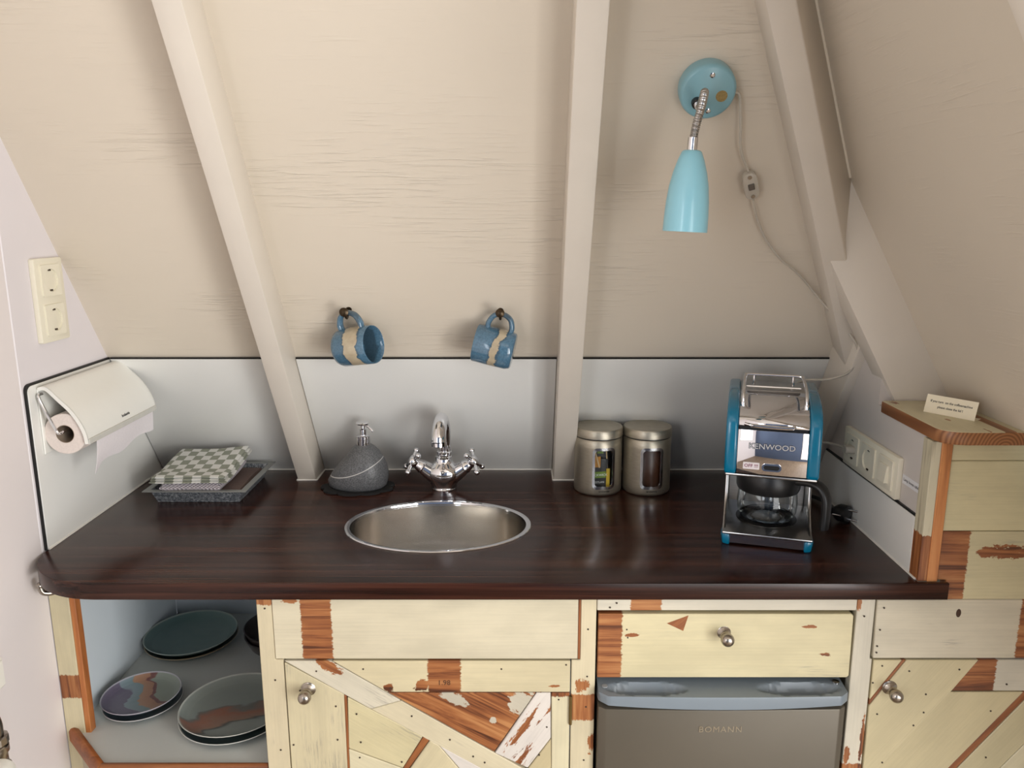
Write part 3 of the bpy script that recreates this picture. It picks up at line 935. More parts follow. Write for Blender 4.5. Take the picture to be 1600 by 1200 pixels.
# --- fridge
fr = thing('fridge', 'small taupe grey fridge with blue grey handle trim under the drawer', 'fridge', (0.345, 1.40, 0))
add('body', box((0.1355, 1.222, 0.03), (0.5555, 1.68, T - 0.195), 0.004), m_trimd, fr)
fx0, fx1 = 0.1345, 0.5545
add('door', prism([(fx0, 1.2195), (fx1, 1.2195), (fx1, 1.186), (fx1 - 0.012, 1.178), (0.345, 1.174), (fx0 + 0.012, 1.178), (fx0, 1.186)], lambda x, y: (x, y, 0.06), lambda x, y: (x, y, T - 0.226), 0.002, 2), m_fridge, fr)
# handle trim with two scooped finger grips, modelled as a height field
b = bmesh.new()
NX, NY = 84, 14
def trim_top(x, t):                        # t 0 = back, 1 = front
    z = -0.192 - 0.004 * t
    for gx in (0.215, 0.475):
        s = (x - gx) / 0.068
        if abs(s) < 1:
            k = (1 - s * s) ** 0.7
            f = max(0.0, 1 - ((t - 0.60) / (0.30 * k + 0.02)) ** 2)
            z -= 0.014 * min(1, f * 1.6) * min(1, k * 1.5)
    return z
front = lambda x: 1.170 - 0.004 * (1 - ((x - 0.345) / 0.21) ** 2) + 0.012 * max(0, abs(x - 0.345) / 0.21 - 0.93) / 0.07
G = []
for i in range(NX + 1):
    x = fx0 + (fx1 - fx0) * i / NX
    row = []
    for j in range(NY + 1):
        t = j / NY
        y = 1.222 + (front(x) - 1.222) * t
        row.append(b.verts.new((x, y, T + trim_top(x, t))))
    dip = 0.007 * (1 - ((x - 0.345) / 0.21) ** 2)
    row.append(b.verts.new((x, front(x) - 0.001, T - 0.200)))
    row.append(b.verts.new((x, front(x) - 0.001, T - 0.2115 - dip)))
    row.append(b.verts.new((x, front(x) + 0.006, T - 0.215 - dip)))
    row.append(b.verts.new((x, 1.222, T - 0.2255)))
    G.append(row)
for i in range(NX):
    for j in range(len(G[0]) - 1):
        b.faces.new((G[i][j], G[i + 1][j], G[i + 1][j + 1], G[i][j + 1]))
b.faces.new(G[0])
b.faces.new(G[-1][::-1])
add('handle_trim', b, m_trim, fr, smooth=50)
add('hinge_cap', lathe([(0.006, 0), (0.006, 0.003), (0, 0.004)], (0.543, 1.205, T - 0.1935), seg=16), m_chrome, fr)
add('plug', lathe([(0.005, 0), (0.005, 0.0015), (0, 0.002)], (0.146, 1.195, T - 0.194), seg=16), plain('grey_plug', C(160, 164, 166), 0.4), fr)
MF = basis((0.341, 1.1745, T - 0.262), (1, 0, 0), (0, 0, 1), (0, -1, 0))
text('lettering', 'BOMANN', 0.0155, MF, plain('silver_badge', C(190, 180, 160), 0.3, 0.8), fr, extrude=0.0008, space=1.15)

# ---------------------------------------------------------------- tap
FX, FYc = -0.166, 1.648
fa = thing('mixer_tap', 'chrome mixer tap with swan neck and two cross handles behind the sink', 'tap', (FX, FYc, T))
V = Vector
add('base_ring', lathe([(0.0255, 0), (0.0258, 0.003), (0.0245, 0.005), (0, 0.005)], (FX, FYc, T)), m_chrome, fa)
b = lathe([(0.0235, 0.004), (0.0240, 0.010), (0.0285, 0.022), (0.0330, 0.034), (0.0325, 0.044), (0.0270, 0.053), (0.0190, 0.060), (0.0155, 0.066), (0.0150, 0.074), (0, 0.074)], (FX, FYc, T), sx=1.18, sy=0.92)
for sg in (-1, 1):
    tube([(FX + sg * 0.006, FYc, T + 0.024), (FX + sg * 0.030, FYc - 0.002, T + 0.040), (FX + sg * 0.046, FYc - 0.004, T + 0.0515)], lambda t: 0.0225 - 0.0075 * t, 24, b, 8)
add('body', b, m_chrome, fa, smooth=60)
add('collar', lathe([(0.0150, 0.0), (0.0168, 0.002), (0.0168, 0.005), (0.0150, 0.007), (0.0150, 0.010), (0.0166, 0.012), (0.0166, 0.016), (0.0148, 0.018), (0, 0.018)], (FX + 0.002, FYc, T + 0.070)), m_chrome, fa)
sp = [(FX + 0.003, FYc, T + 0.082), (FX + 0.003, FYc, T + 0.118), (FX + 0.002, FYc - 0.006, T + 0.146), (FX, FYc - 0.028, T + 0.166), (FX - 0.001, FYc - 0.056, T + 0.160), (FX - 0.002, FYc - 0.072, T + 0.140), (FX - 0.002, FYc - 0.075, T + 0.128)]
spt = add('spout', tube(sp, lambda t: 0.0132 + 0.0025 * t, 24, n=10), m_chrome, fa, smooth=60)
add('aerator', lathe([(0.0165, 0.0), (0.0168, -0.008), (0.0150, -0.0095), (0.011, -0.0095), (0.011, -0.006), (0, -0.006)], (FX - 0.002, FYc - 0.0752, T + 0.1295)), m_chrome, spt)
add('badge', ball((FX, FYc - 0.0292, T + 0.046), 0.0045, s=(1, 1, 1)), m_steel, fa)
for sg in (-1, 1):
    c0 = V((FX + sg * 0.046, FYc - 0.004, T + 0.0515))
    d = V((sg * 0.82, -0.18, 0.54)).normalized()
    hx, hy, _ = frame_of(d)
    b = lathe([(0.0150, 0.0), (0.0160, 0.003), (0.0135, 0.006), (0.0125, 0.012), (0.0100, 0.016), (0.0115, 0.020), (0.0135, 0.026), (0.0130, 0.032), (0.0100, 0.035), (0, 0.036)], c0, d, 28)
    hd = add('handle', b, m_chrome, fa, smooth=50, label='chrome cross handle')
    hc = c0 + d * 0.027
    for k in range(4):
        a = PI / 4 + PI / 2 * k
        e = hx * math.cos(a) + hy * math.sin(a)
        bb = tube([hc + e * 0.008, hc + e * 0.0265], 0.0040, 12, n=1)
        ball(hc + e * 0.0300, 0.0064, bb, 14)
        add('spoke', bb, m_chrome, hd, smooth=60)

# ---------------------------------------------------------------- soap dispenser and its coaster
cx, cy = -0.366, 1.652
pts = []
for k in range(96):
    t = 2 * PI * k / 96
    r = 0.062 + 0.0095 * abs(math.sin(t * 4.5)) ** 0.6
    pts.append((cx + 0.008 + r * 1.16 * math.cos(t), cy + r * 0.82 * math.sin(t)))
o = add('coaster', prism(pts, lambda x, y: (x, y, T), lambda x, y: (x, y, T + 0.005), 0.001, 1, ang=60), plain('black_felt', C(16, 16, 17), 0.85, var=0.2, scale=300, bump=0.3))
tag(o, 'black scalloped coaster under the soap dispenser', 'coaster')
sd = thing('soap_dispenser', 'dark grey stone soap dispenser with white vein and chrome pump', 'soap dispenser', (cx, cy, T + 0.005))
prof = [(0.000, -0.416, -0.299, 0.0410), (0.004, -0.421, -0.294, 0.0450), (0.016, -0.423, -0.2905, 0.0480), (0.032, -0.414, -0.2895, 0.0480), (0.050, -0.4005, -0.2925, 0.0450), (0.066, -0.3865, -0.2995, 0.0395),
        (0.080, -0.374, -0.3085, 0.0320), (0.090, -0.3645, -0.3185, 0.0245), (0.0955, -0.3575, -0.3260, 0.0175), (0.097, -0.3520, -0.3320, 0.0110)]
rings = []
for h, xl, xr_, dp in prof:
    c_, a_ = (xl + xr_) / 2, (xr_ - xl) / 2
    ring = []
    for k in range(56):
        t = 2 * PI * k / 56
        # rounder towards the tall right-hand side
        ring.append((c_ + a_ * math.cos(t), cy + dp * math.sin(t) * (1.0 + 0.12 * math.cos(t)), T + 0.005 + h))
    rings.append(ring)
n = NT('dark_grey_stone')
c = n.co(False)
s = n.sep(c)
ns = n.noise(c, 420, 5, 0.75)
ln = n.math('SUBTRACT', n.math('SUBTRACT', s[2], T + 0.0270), n.math('MULTIPLY', n.math('ADD', s[0], 0.42), 0.36))
ln = n.math('ADD', ln, n.math('MULTIPLY', n.math('MULTIPLY', n.math('ADD', s[0], 0.355), n.math('ADD', s[0], 0.355)), -2.6))
ln = n.math('ABSOLUTE', n.math('ADD', ln, 0.006))
vein = n.math('SUBTRACT', 1.0, n.step(ln, 0.0006, 0.0013))
n.set(n.mix(vein, n.mix(n.step(ns, 0.34, 0.68), C(64, 65, 67), C(118, 119, 121)), C(196, 194, 190)), 0.42)
bmm = loft(rings)
bmm.faces.new([v for v in bmm.verts][:56][::-1])
add('body', bmm, n.m, sd, smooth=60)
px_, pz = -0.342, T + 0.101
add('pump_collar', lathe([(0.0150, 0.0), (0.0150, 0.012), (0.0142, 0.0125), (0.0142, 0.0145), (0.0150, 0.015), (0.0150, 0.0195), (0.0125, 0.021), (0, 0.021)], (px_, cy, pz)), m_chrome, sd)
ph = add('pump_head', lathe([(0.0078, 0.020), (0.0078, 0.034), (0.0050, 0.036), (0.0050, 0.042), (0.0085, 0.043), (0.0145, 0.0455), (0.0148, 0.0485), (0.0135, 0.050), (0, 0.0505)], (px_, cy, pz)), m_chrome, sd)
add('nozzle', tube([(px_ + 0.006, cy - 0.002, pz + 0.044), (px_ + 0.014, cy - 0.006, pz + 0.0415), (px_ + 0.022, cy - 0.010, pz + 0.034), (px_ + 0.0245, cy - 0.011, pz + 0.031)], lambda t: 0.0036 - 0.0012 * t, 12), m_chrome, ph)

# ---------------------------------------------------------------- zinc tray and cloths
tx0, tx1, ty0, ty1 = -0.784, -0.568, 1.540, 1.748
tz = T + 0.031
def rect(x0, y0, x1, y1, z): return [(x0, y0, z), (x1, y0, z), (x1, y1, z), (x0, y1, z)]
bx0, by0, bx1, by1 = tx0 + 0.022, ty0 + 0.022, tx1 - 0.022, ty1 - 0.022
ix0, iy0, ix1, iy1 = tx0 + 0.013, ty0 + 0.013, tx1 - 0.013, ty1 - 0.013
tr = thing('zinc_tray', 'square galvanised zinc tray holding folded cloths by the left wall', 'tray', ((tx0 + tx1) / 2, (ty0 + ty1) / 2, T))
b = bmesh.new()
R = [rect(bx0, by0, bx1, by1, T + 0.0005), rect(ix0 - 0.001, iy0 - 0.001, ix1 + 0.001, iy1 + 0.001, tz - 0.002), rect(ix0 + 0.001, iy0 + 0.001, ix1 - 0.001, iy1 - 0.001, tz - 0.001), rect(bx0 + 0.002, by0 + 0.002, bx1 - 0.002, by1 - 0.002, T + 0.003)]
Rv = [[b.verts.new(p) for p in r] for r in R]
for p, q in zip(Rv, Rv[1:]):
    for k in range(4):
        b.faces.new((p[k], p[(k + 1) % 4], q[(k + 1) % 4], q[k]))
b.faces.new(Rv[0]); b.faces.new(Rv[-1])
add('pan', b, m_galv, tr, smooth=0)
o4 = lambda a, z: [(p[0], p[1]) for p in rect(tx0 + a, ty0 + a, tx1 - a, ty1 - a, z)]
add('rim', bevel(ring_prism(o4(0, 0), o4(0.0135, 0), lambda x, y: (x, y, tz - 0.002), lambda x, y: (x, y, tz)), 0.0008, 1), m_zinc, tr)

def cloth_slab(x0, x1, y0, y1, zf, th, edge=0.006, nx=26, ny=26, wob=0.0015, seed=0, rot=0.0):
    """a soft folded slab with rounded rim; zf(x, y) is the height of the underside"""
    rd = random.Random(seed)
    ph_ = [rd.uniform(0, 6) for _ in range(6)]
    b = bmesh.new()
    cxm, cym = (x0 + x1) / 2, (y0 + y1) / 2
    def P(u, v, side):
        e = min(u, 1 - u) * (x1 - x0), min(v, 1 - v) * (y1 - y0)
        d = min(e)
        k = math.sqrt(max(0.0, 1 - (1 - min(1, d / edge)) ** 2))
        x = x0 + u * (x1 - x0)
        y = y0 + v * (y1 - y0)
        x += wob * 1.5 * math.sin(v * 5 + ph_[0]) * (abs(u - 0.5) * 2) ** 2
        y += wob * 1.5 * math.sin(u * 6 + ph_[1]) * (abs(v - 0.5) * 2) ** 2
        z = zf(x, y) + th / 2 + side * th / 2 * (0.15 + 0.85 * k)
        z += side * wob * 0.5 * (math.sin(u * 7 + ph_[2]) * math.sin(v * 6 + ph_[3]))
        dx, dy = x - cxm, y - cym
        return (cxm + dx * math.cos(rot) - dy * math.sin(rot), cym + dx * math.sin(rot) + dy * math.cos(rot), z)
    g = [[[b.verts.new(P(i / nx, j / ny, s)) for j in range(ny + 1)] for i in range(nx + 1)] for s in (1, -1)]
    for i in range(nx):
        for j in range(ny):
            b.faces.new((g[0][i][j], g[0][i + 1][j], g[0][i + 1][j + 1], g[0][i][j + 1]))
            b.faces.new((g[1][i][j], g[1][i][j + 1], g[1][i + 1][j + 1], g[1][i + 1][j]))
    for i in range(nx):
        for j in (0, ny):
            b.faces.new((g[0][i][j], g[0][i + 1][j], g[1][i + 1][j], g[1][i][j]))
    for j in range(ny):
        for i in (0, nx):
            b.faces.new((g[0][i][j], g[0][i][j + 1], g[1][i][j + 1], g[1][i][j]))
    return b


m_terry = plain('brown_terry', C(116, 98, 92), 0.95, var=0.15, scale=350, bump=0.6)
o = add('face_cloth', cloth_slab(-0.740, -0.588, 1.566, 1.722, lambda x, y: T + 0.0035, 0.022, seed=3), m_terry)
tag(o, 'folded dull brown cloth at the bottom of the zinc tray', 'cloth', 'cloths in the zinc tray')
n = NT('lilac_grey_waffle')
c = n.co(False)
s = n.sep(c)
wv = n.math('MULTIPLY', n.math('SINE', n.math('MULTIPLY', s[0], 760)), n.math('SINE', n.math('MULTIPLY', n.math('ADD', s[1], s[2]), 760)))
n.set(n.mix(n.math('ADD', 0.5, n.math('MULTIPLY', wv, 0.5)), C(150, 142, 148), C(206, 198, 202)), 0.95)
n.bump(wv, 0.8, 0.0015)
o = add('waffle_cloth', cloth_slab(-0.748, -0.622, 1.548, 1.705, lambda x, y: T + 0.0262 + 0.012 * max(0, (y - 1.62) / 0.09), 0.019, edge=0.009, seed=5), n.m)
tag(o, 'lilac grey waffle cloth folded between brown cloth and checked towel', 'cloth', 'cloths in the zinc tray')
# checked towel: several folded layers
n = NT('green_white_check')
c = n.co(False)
s = n.sep(c)
fx = n.math('FLOOR', n.math('MULTIPLY', n.math('ADD', s[0], 2.0), 1 / 0.0186))
fy = n.math('FLOOR', n.math('MULTIPLY', n.math('ADD', n.math('SUBTRACT', s[1], n.math('MULTIPLY', s[2], 0.25)), 2.0), 1 / 0.0215))
chk = n.math('MODULO', n.math('ADD', fx, fy), 2.0)
wvn = n.noise(c, 900, 2)
n.set(n.mix(chk, n.mix(wvn, C(206, 206, 200), C(226, 226, 222)), n.mix(wvn, C(132, 136, 122), C(156, 160, 146))), 0.9)
n.bump(wvn, 0.5, 0.0008)
m_check = n.m
zt = lambda x, y: T + 0.0468 + 0.012 * max(0, (y - 1.60) / 0.09) + 0.008 * max(0, (x + 0.68) / 0.08) * max(0, (y - 1.60) / 0.1)
towel = thing('checked_towel', 'green and white checked tea towel folded on top of the cloths', 'towel', (-0.68, 1.63, T + 0.05), group='cloths in the zinc tray')
for i in range(3):
    add('fold', cloth_slab(-0.768 + 0.002 * i, -0.608 - 0.003 * i, 1.540 + 0.002 * i, 1.705, (lambda k: (lambda x, y: zt(x, y) + 0.0052 * k))(i), 0.0058, edge=0.005, seed=11 + i, wob=0.0014), m_check, towel)

# ---------------------------------------------------------------- paper roll holder on the left wall panel
WX = XL + 0.0057
hp = thing('paper_roll_holder', 'white enamel kitchen roll holder with curved cover on left wall', 'paper holder', (WX, 1.475, T + 0.23))
y0, y1 = 1.342, 1.606
m_enamel = plain('off_white_enamel', C(234, 233, 226), 0.32, var=0.01)
add('back_plate', box((WX, y0, T + 0.172), (WX + 0.003, y1, T + 0.292), 0.001, 1), m_enamel, hp)
pf = [(-0.8475, 0.2945), (-0.838, 0.2965), (-0.828, 0.2925), (-0.812, 0.2755), (-0.792, 0.2540), (-0.778, 0.231), (-0.7705, 0.211), (-0.7680, 0.192)]
pf = [tuple(p) for p in spline([(a, b_, 0) for a, b_ in pf], 5)]
tk = 0.0022
inn = []
for i, p in enumerate(pf):
    a = V(pf[max(0, i - 1)]); b_ = V(pf[min(len(pf) - 1, i + 1)])
    d = (b_ - a).normalized()
    inn.append((p[0] + d.y * tk, p[1] - d.x * tk))
loop = [(p[0], p[1]) for p in pf] + inn[::-1]
add('cover', prism(loop, lambda x, h: (x, y0, T + h), lambda x, h: (x, y1, T + h)), m_enamel, hp, smooth=40)
ecap = [(p[0], p[1]) for p in pf]
rim_in = []
for i, p in enumerate(pf):
    a = V(pf[max(0, i - 1)]); b_ = V(pf[min(len(pf) - 1, i + 1)])
    d = (b_ - a).normalized()
    w_ = 0.0065
    rim_in.append((p[0] + d.y * w_, p[1] - d.x * w_))
for yy in (y0 - 0.0005, y1 - 0.0015):
    add('cover_rim', prism(ecap + rim_in[::-1], lambda x, h: (x, yy, T + h), lambda x, h: (x, yy + 0.002, T + h)), m_enamel, hp)
add('cutting_edge', box((-0.7690, y0 + 0.001, T + 0.1905), (-0.7665, y1 - 0.001, T + 0.2005), 0.0006, 1), plain('grey_strip', C(204, 202, 194), 0.4), hp)
RC = (-0.8120, 0.2085)
add('wire_arm', tube([(-0.8425, y0 + 0.004, T + 0.283), (-0.8435, y0 - 0.006, T + 0.280), (-0.833, y0 - 0.008, T + 0.254), (-0.818, y0 - 0.008, T + 0.218), (-0.8125, y0 - 0.006, T + 0.2135), (-0.811, y0 + 0.006, T + 0.2150), (-0.811, y0 + 0.04, T + 0.2160)], 0.0026, 10, n=6), m_chrome, hp)
text('lettering', 'brabantia', 0.008, basis((-0.7700, 1.484, T + 0.2110), (0, 1, 0), V((-0.25, 0, 0.97)), V((0.97, 0, 0.25))), m_ink, hp, extrude=0.0002)
pr2 = thing('paper_towel_roll', 'white paper towel roll hanging in the white wall holder', 'paper roll', (RC[0], 1.475, T + RC[1]))
Rr, ri = 0.0372, 0.0165
yl0, yl1 = y0 + 0.006, y1 - 0.008
add('roll', lathe([(ri, 0.0), (Rr - 0.001, 0.0), (Rr, 0.001), (Rr, yl1 - yl0 - 0.001), (Rr - 0.001, yl1 - yl0), (ri, yl1 - yl0)], (RC[0], yl0, T + RC[1]), (0, 1, 0), 48, cap=False), m_rollend, pr2)
add('core_tube', lathe([(ri, 0.0), (ri, yl1 - yl0), (ri - 0.001, yl1 - yl0), (ri - 0.001, 0.0), (ri, 0.0)], (RC[0], yl0, T + RC[1]), (0, 1, 0), 36, cap=False), m_card, pr2)
# loose sheet below the cover, torn at an angle
b = bmesh.new()
nj, ni = 30, 12
gv = []
for side in (0, 1):
    g = []
    for j in range(nj + 1):
        v = j / nj
        y = yl0 + 0.028 + (yl1 - 0.001 - yl0 - 0.028) * v
        low = 0.139 + 0.014 * v + 0.004 * math.sin(v * 11) - 0.010 * max(0, 1 - v * 9)
        row = []
        for i in range(ni + 1):
            u = i / ni
            h = 0.206 + (low - 0.206) * u
            x = -0.7718 + 0.0018 * math.sin(u * 3 + v * 4) * u + 0.004 * u * (1 - u) - 0.004 * u * u + 0.0006 * side
            row.append(b.verts.new((x, y - 0.012 * u * max(0, 1 - v * 4), T + h)))
        g.append(row)
    gv.append(g)
for j in range(nj):
    for i in range(ni):
        b.faces.new((gv[0][j][i], gv[0][j + 1][i], gv[0][j + 1][i + 1], gv[0][j][i + 1]))
        b.faces.new((gv[1][j][i], gv[1][j][i + 1], gv[1][j + 1][i + 1], gv[1][j + 1][i]))
for j in range(nj):
    for i in (0, ni):
        b.faces.new((gv[0][j][i], gv[0][j + 1][i], gv[1][j + 1][i], gv[1][j][i]))
for i in range(ni):
    for j in (0, nj):
        b.faces.new((gv[0][j][i], gv[0][j][i + 1], gv[1][j][i + 1], gv[1][j][i]))
add('loose_sheet', b, m_paper, pr2)

# ---------------------------------------------------------------- wall sockets
def socket_well(parent, M, r=0.0205):
    """round recessed insert; local z out of the wall"""
    w = add('insert', ring_prism(rrect(0.056, 0.056, 0.003), [(r * math.cos(2 * PI * (k + 0.5) / 24), r * math.sin(2 * PI * (k + 0.5) / 24)) for k in range(24)],
                                 lambda x, y: (x, y, 0.006), lambda x, y: (x, y, 0.0125)), m_socket, parent, M)
    add('well', lathe([(r + 0.0005, 0.012), (r, 0.0095), (r - 0.0005, 0.003), (0, 0.003)], (0, 0, 0), (0, 0, 1), 32, cap=False), m_inset, w, M)
    bmx = box((-r * 0.9, -0.003, 0.003), (r * 0.9, 0.003, 0.0065), 0.001, 1)
    add('bridge', bmx, m_socket, w, M)
    for sx in (-1, 1):
        add('pin_hole', lathe([(0.0026, 0.0), (0.0026, 0.0006), (0, 0.0006)], (sx * 0.0095, 0, 0.0064), seg=12), m_ink, w, M)
    for sy in (-1, 1):
        add('earth_clip', box((-0.0035, sy * (r - 0.0025) - 0.0015, 0.003), (0.0035, sy * (r - 0.0025) + 0.0015, 0.0115), 0.0006, 1), m_bronze, w, M)


def rr24(w, h, r):
    return rrect(w, h, r, 5)


ds = thing('double_socket', 'cream double wall socket above the paper roll holder', 'socket', (XL, 1.4175, T + 0.4415))
ML = basis((XL, 1.4175, T + 0.4415), (0, 1, 0), (0, 0, 1), (1, 0, 0))
add('plate', prism(rrect(0.086, 0.150, 0.004), lambda x, y: (x, y, 0.0), lambda x, y: (x, y, 0.0095), 0.0015, 2, ang=50), m_socket, ds, ML)
for s_ in (1, -1):
    M = ML @ Matrix.Translation((0, s_ * 0.0355, 0))
    socket_well(ds, M @ Matrix.Rotation(PI / 2, 4, 'Z') @ Matrix.Rotation(-PI / 2, 4, 'Z'))
ts = thing('triple_socket', 'cream triple wall plate with two sockets and a light switch', 'socket', (XR, 1.40, T + 0.144))
MR = basis((XR, 1.400, T + 0.1435), (0, -1, 0), (0, 0, 1), (-1, 0, 0))
add('plate', prism(rrect(0.224, 0.076, 0.004), lambda x, y: (x, y, 0.0), lambda x, y: (x, y, 0.0095), 0.0015, 2, ang=50), m_socket, ts, MR)
for k in (-1, 0):
    socket_well(ts, MR @ Matrix.Translation((k * 0.071, 0, 0)))
Msw = MR @ Matrix.Translation((0.071, 0, 0))
sw = add('switch_frame', prism(rrect(0.056, 0.056, 0.003), lambda x, y: (x, y, 0.006), lambda x, y: (x, y, 0.0125), 0.001, 1, ang=50), m_socket, ts, Msw)
add('rocker', hexa(bmesh.new(), [(-0.015, -0.016, 0.012), (0.015, -0.016, 0.012), (0.015, 0.016, 0.012), (-0.015, 0.016, 0.012)], [(-0.0145, -0.0155, 0.019), (0.0145, -0.0155, 0.019), (0.0145, 0.0155, 0.0155), (-0.0145, 0.0155, 0.0155)]), m_socket, sw, Msw, smooth=0)
lb = add('wall_label', box((XR - 0.0006, 1.2275, T + 0.139), (XR, 1.286, T + 0.155)), plain('white_label_tape', C(224, 224, 226), 0.4))
tag(lb, 'small white label strip beside the triple socket', 'label')
text('lettering', 'Lamp boven tafel', 0.0075, basis((XR - 0.0007, 1.2568, T + 0.147), (0, -1, 0), (0, 0, 1), (-1, 0, 0)), m_ink, lb, extrude=0.0001)

# ---------------------------------------------------------------- hooks and mugs
def hook(X, h, label):
    t = thing('wall_hook', label, 'hook', onA(X, h), group='hooks with mugs')
    add('flange', lathe([(0.006, 0), (0.0058, 0.002), (0.003, 0.003), (0, 0.003)], onA(X, h), nA, 16), m_bronze, t)
    kb = onA(X, h + 0.017, 0.034)
    add('arm', tube([onA(X, h, 0.002), onA(X, h - 0.002, 0.020), onA(X, h + 0.002, 0.029), kb], 0.0028, 10, n=5), m_bronze, t)
    add('finial', lathe([(0.003, -0.006), (0.0045, -0.002), (0.0085, 0.004), (0.0088, 0.007), (0.0045, 0.0095), (0, 0.010)], kb, (uA * 0.6 + nA * 0.8), 16), m_bronze, t)
    return t


hook(-0.335, 0.411, 'dark bronze hook carrying the left blue mug')
hook(-0.0364, 0.409, 'dark bronze hook carrying the right blue mug')


def glaze(name, z0, z1, tilt=0.0):
    n = NT(name)
    c = n.co(False)
    s = n.sep(c)
    ns = n.noise(n.map(c, (40, 40, 40)), 1.0, 4, 0.6)
    z = n.math('ADD', n.math('ADD', s[2], n.math('MULTIPLY', n.math('SUBTRACT', ns, 0.5), 0.03)), n.math('MULTIPLY', s[1], tilt))
    m = n.math('MULTIPLY', n.step(z, z0 - 0.001, z0 + 0.001), n.math('SUBTRACT', 1.0, n.step(z, z1 - 0.001, z1 + 0.001)))
    edge = n.math('MULTIPLY', n.step(z, z0 - 0.006, z0), n.math('SUBTRACT', 1.0, n.step(z, z1, z1 + 0.006)))
    sp_ = n.noise(c, 260, 3)
    blue = n.mix(sp_, C(50, 82, 106), C(98, 136, 160))
    rad = n.math('SQRT', n.math('ADD', n.math('MULTIPLY', s[0], s[0]), n.math('MULTIPLY', s[1], s[1])))
    m = n.math('MULTIPLY', m, n.math('MULTIPLY', n.step(rad, 0.0362, 0.0368), n.math('SUBTRACT', 1.0, n.step(rad, 0.041, 0.043))))
    cream = n.mix(ns, C(150, 132, 108), C(212, 200, 172))
    col = n.mix(m, n.mix(n.math('MULTIPLY', edge, 0.6), blue, C(50, 60, 66)), cream)
    n.set(col, 0.14, coat=0.5)
    return n.m


def mug(label, M, mat, R=0.038, Lg=0.078):
    t = thing('mug', label, 'mug', M=M, group='blue glazed mugs on hooks')
    prof = [(0, 0.0), (R * 0.86, 0.0), (R * 0.93, 0.002), (R, 0.010), (R * 1.01, Lg * 0.5), (R * 1.0, Lg - 0.002), (R * 0.97, Lg), (R * 0.92, Lg - 0.002), (R * 0.91, Lg * 0.5), (R * 0.9, 0.010), (R * 0.8, 0.006), (0, 0.006)]
    add('cup', lathe(prof, seg=48), mat, t, local=True, smooth=60)
    hp_ = [(0, R - 0.004, 0.014), (0, R + 0.008, 0.013), (0, R + 0.0235, 0.020), (0, R + 0.030, 0.036), (0, R + 0.024, 0.052), (0, R + 0.009, 0.060), (0, R - 0.004, 0.060)]
    add('handle', tube(hp_, lambda q: 0.0062 + 0.0015 * abs(q - 0.5), 14, n=8, flat=(1.25, 0.8)), mat, t, local=True, smooth=60)
    return t


def mug_matrix(hk, axis, up, hz=0.037, R=0.038):
    """axis: from base to mouth; up: where the handle points; hk: point the handle hangs from"""
    z = V(axis).normalized()
    y = (V(up) - z * V(up).dot(z)).normalized()
    x = y.cross(z)
    M = basis((0, 0, 0), x, y, z)
    p = M.to_3x3() @ V((0, R + 0.024, hz))
    return Matrix.Translation(V(hk) - p) @ M


mug('blue glazed mug with cream band, mouth turned right, on the left hook', mug_matrix(onA(-0.335, 0.412, 0.022), (0.90, -0.36, 0.15), (-0.15, -0.10, 1), hz=0.034), glaze('blue_cream_glaze_a', 0.032, 0.060))
mug('blue glazed mug with cream band, seen side-on, on the right hook', mug_matrix(onA(-0.0364, 0.410, 0.022), (-0.95, 0.10, 0.22), (0.18, -0.12, 1), hz=0.040), glaze('blue_cream_glaze_b', 0.026, 0.040, 0.10))

# ---------------------------------------------------------------- wall lamp
lc = V((0.2935, 0, 0))
LH = 0.790
lp_ = thing('wall_lamp', 'light blue gooseneck wall lamp hanging right of the middle rafter', 'lamp', onA(0.2935, LH))
base = add('base', lathe([(0.0435, 0.0), (0.0440, 0.004), (0.0440, 0.020), (0.0420, 0.0255), (0.0385, 0.0275), (0, 0.0280)], onA(0.2935, LH), nA, 48), m_lampbase, lp_, smooth=50)
for dx, dh in ((0.001, 0.024), (0.0035, -0.024)):
    p = onA(0.2935 + dx, LH + dh, 0.0278)
    b = lathe([(0.0040, 0), (0.0040, 0.0012), (0.0022, 0.0018), (0.0018, 0.0008), (0, 0.0008)], p, nA, 18)
    add('screw', b, m_chrome, base)
p = onA(0.2935 + 0.021, LH - 0.004, 0.0278)
add('sticker', lathe([(0.0090, 0), (0.0090, 0.0004), (0, 0.0004)], p, nA, 28), plain('gold_sticker', C(170, 150, 100), 0.4, 0.5, var=0.35, scale=400), base)
g0 = onA(0.277, LH - 0.012, 0.024)
add('neck_socket', lathe([(0.0085, 0), (0.0085, 0.012), (0.0068, 0.014), (0, 0.014)], g0, nA, 20), m_black, lp_)
gp = [g0 + nA * 0.010, g0 + nA * 0.030 + V((0.001, 0, 0.004)), V((0.2745, 1.219, T + 0.768)), V((0.268, 1.203, T + 0.748)), V((0.2605, 1.199, T + 0.722)), V((0.2565, 1.199, T + 0.699))]
N_ = 150
sp_path = spline(gp, 30)
add('gooseneck', tube(sp_path, lambda t: 0.0058 + 0.0007 * math.sin(t * 2 * PI * 42), 14, n=1), m_steel, lp_, smooth=60)
sA, sB = V((0.2562, 1.199, T + 0.702)), V((0.2495, 1.198, T + 0.566))
ax = (sB - sA).normalized()
add('ferrule', lathe([(0.0075, 0), (0.0075, 0.020), (0, 0.020)], sA, ax, 24), m_chrome, lp_)
LS = (sB - sA).length
sp0 = 0.0185
prof = [(0.0, sp0), (0.0125, sp0), (0.0148, sp0 + 0.002), (0.0195, 0.032), (0.0250, 0.050), (0.0292, 0.070), (0.0316, 0.092), (0.0328, 0.114), (0.0332, LS), (0.0318, LS), (0.0312, 0.114), (0.0300, 0.092), (0.0276, 0.070), (0.0234, 0.050), (0.0180, 0.032), (0.0, 0.026)]
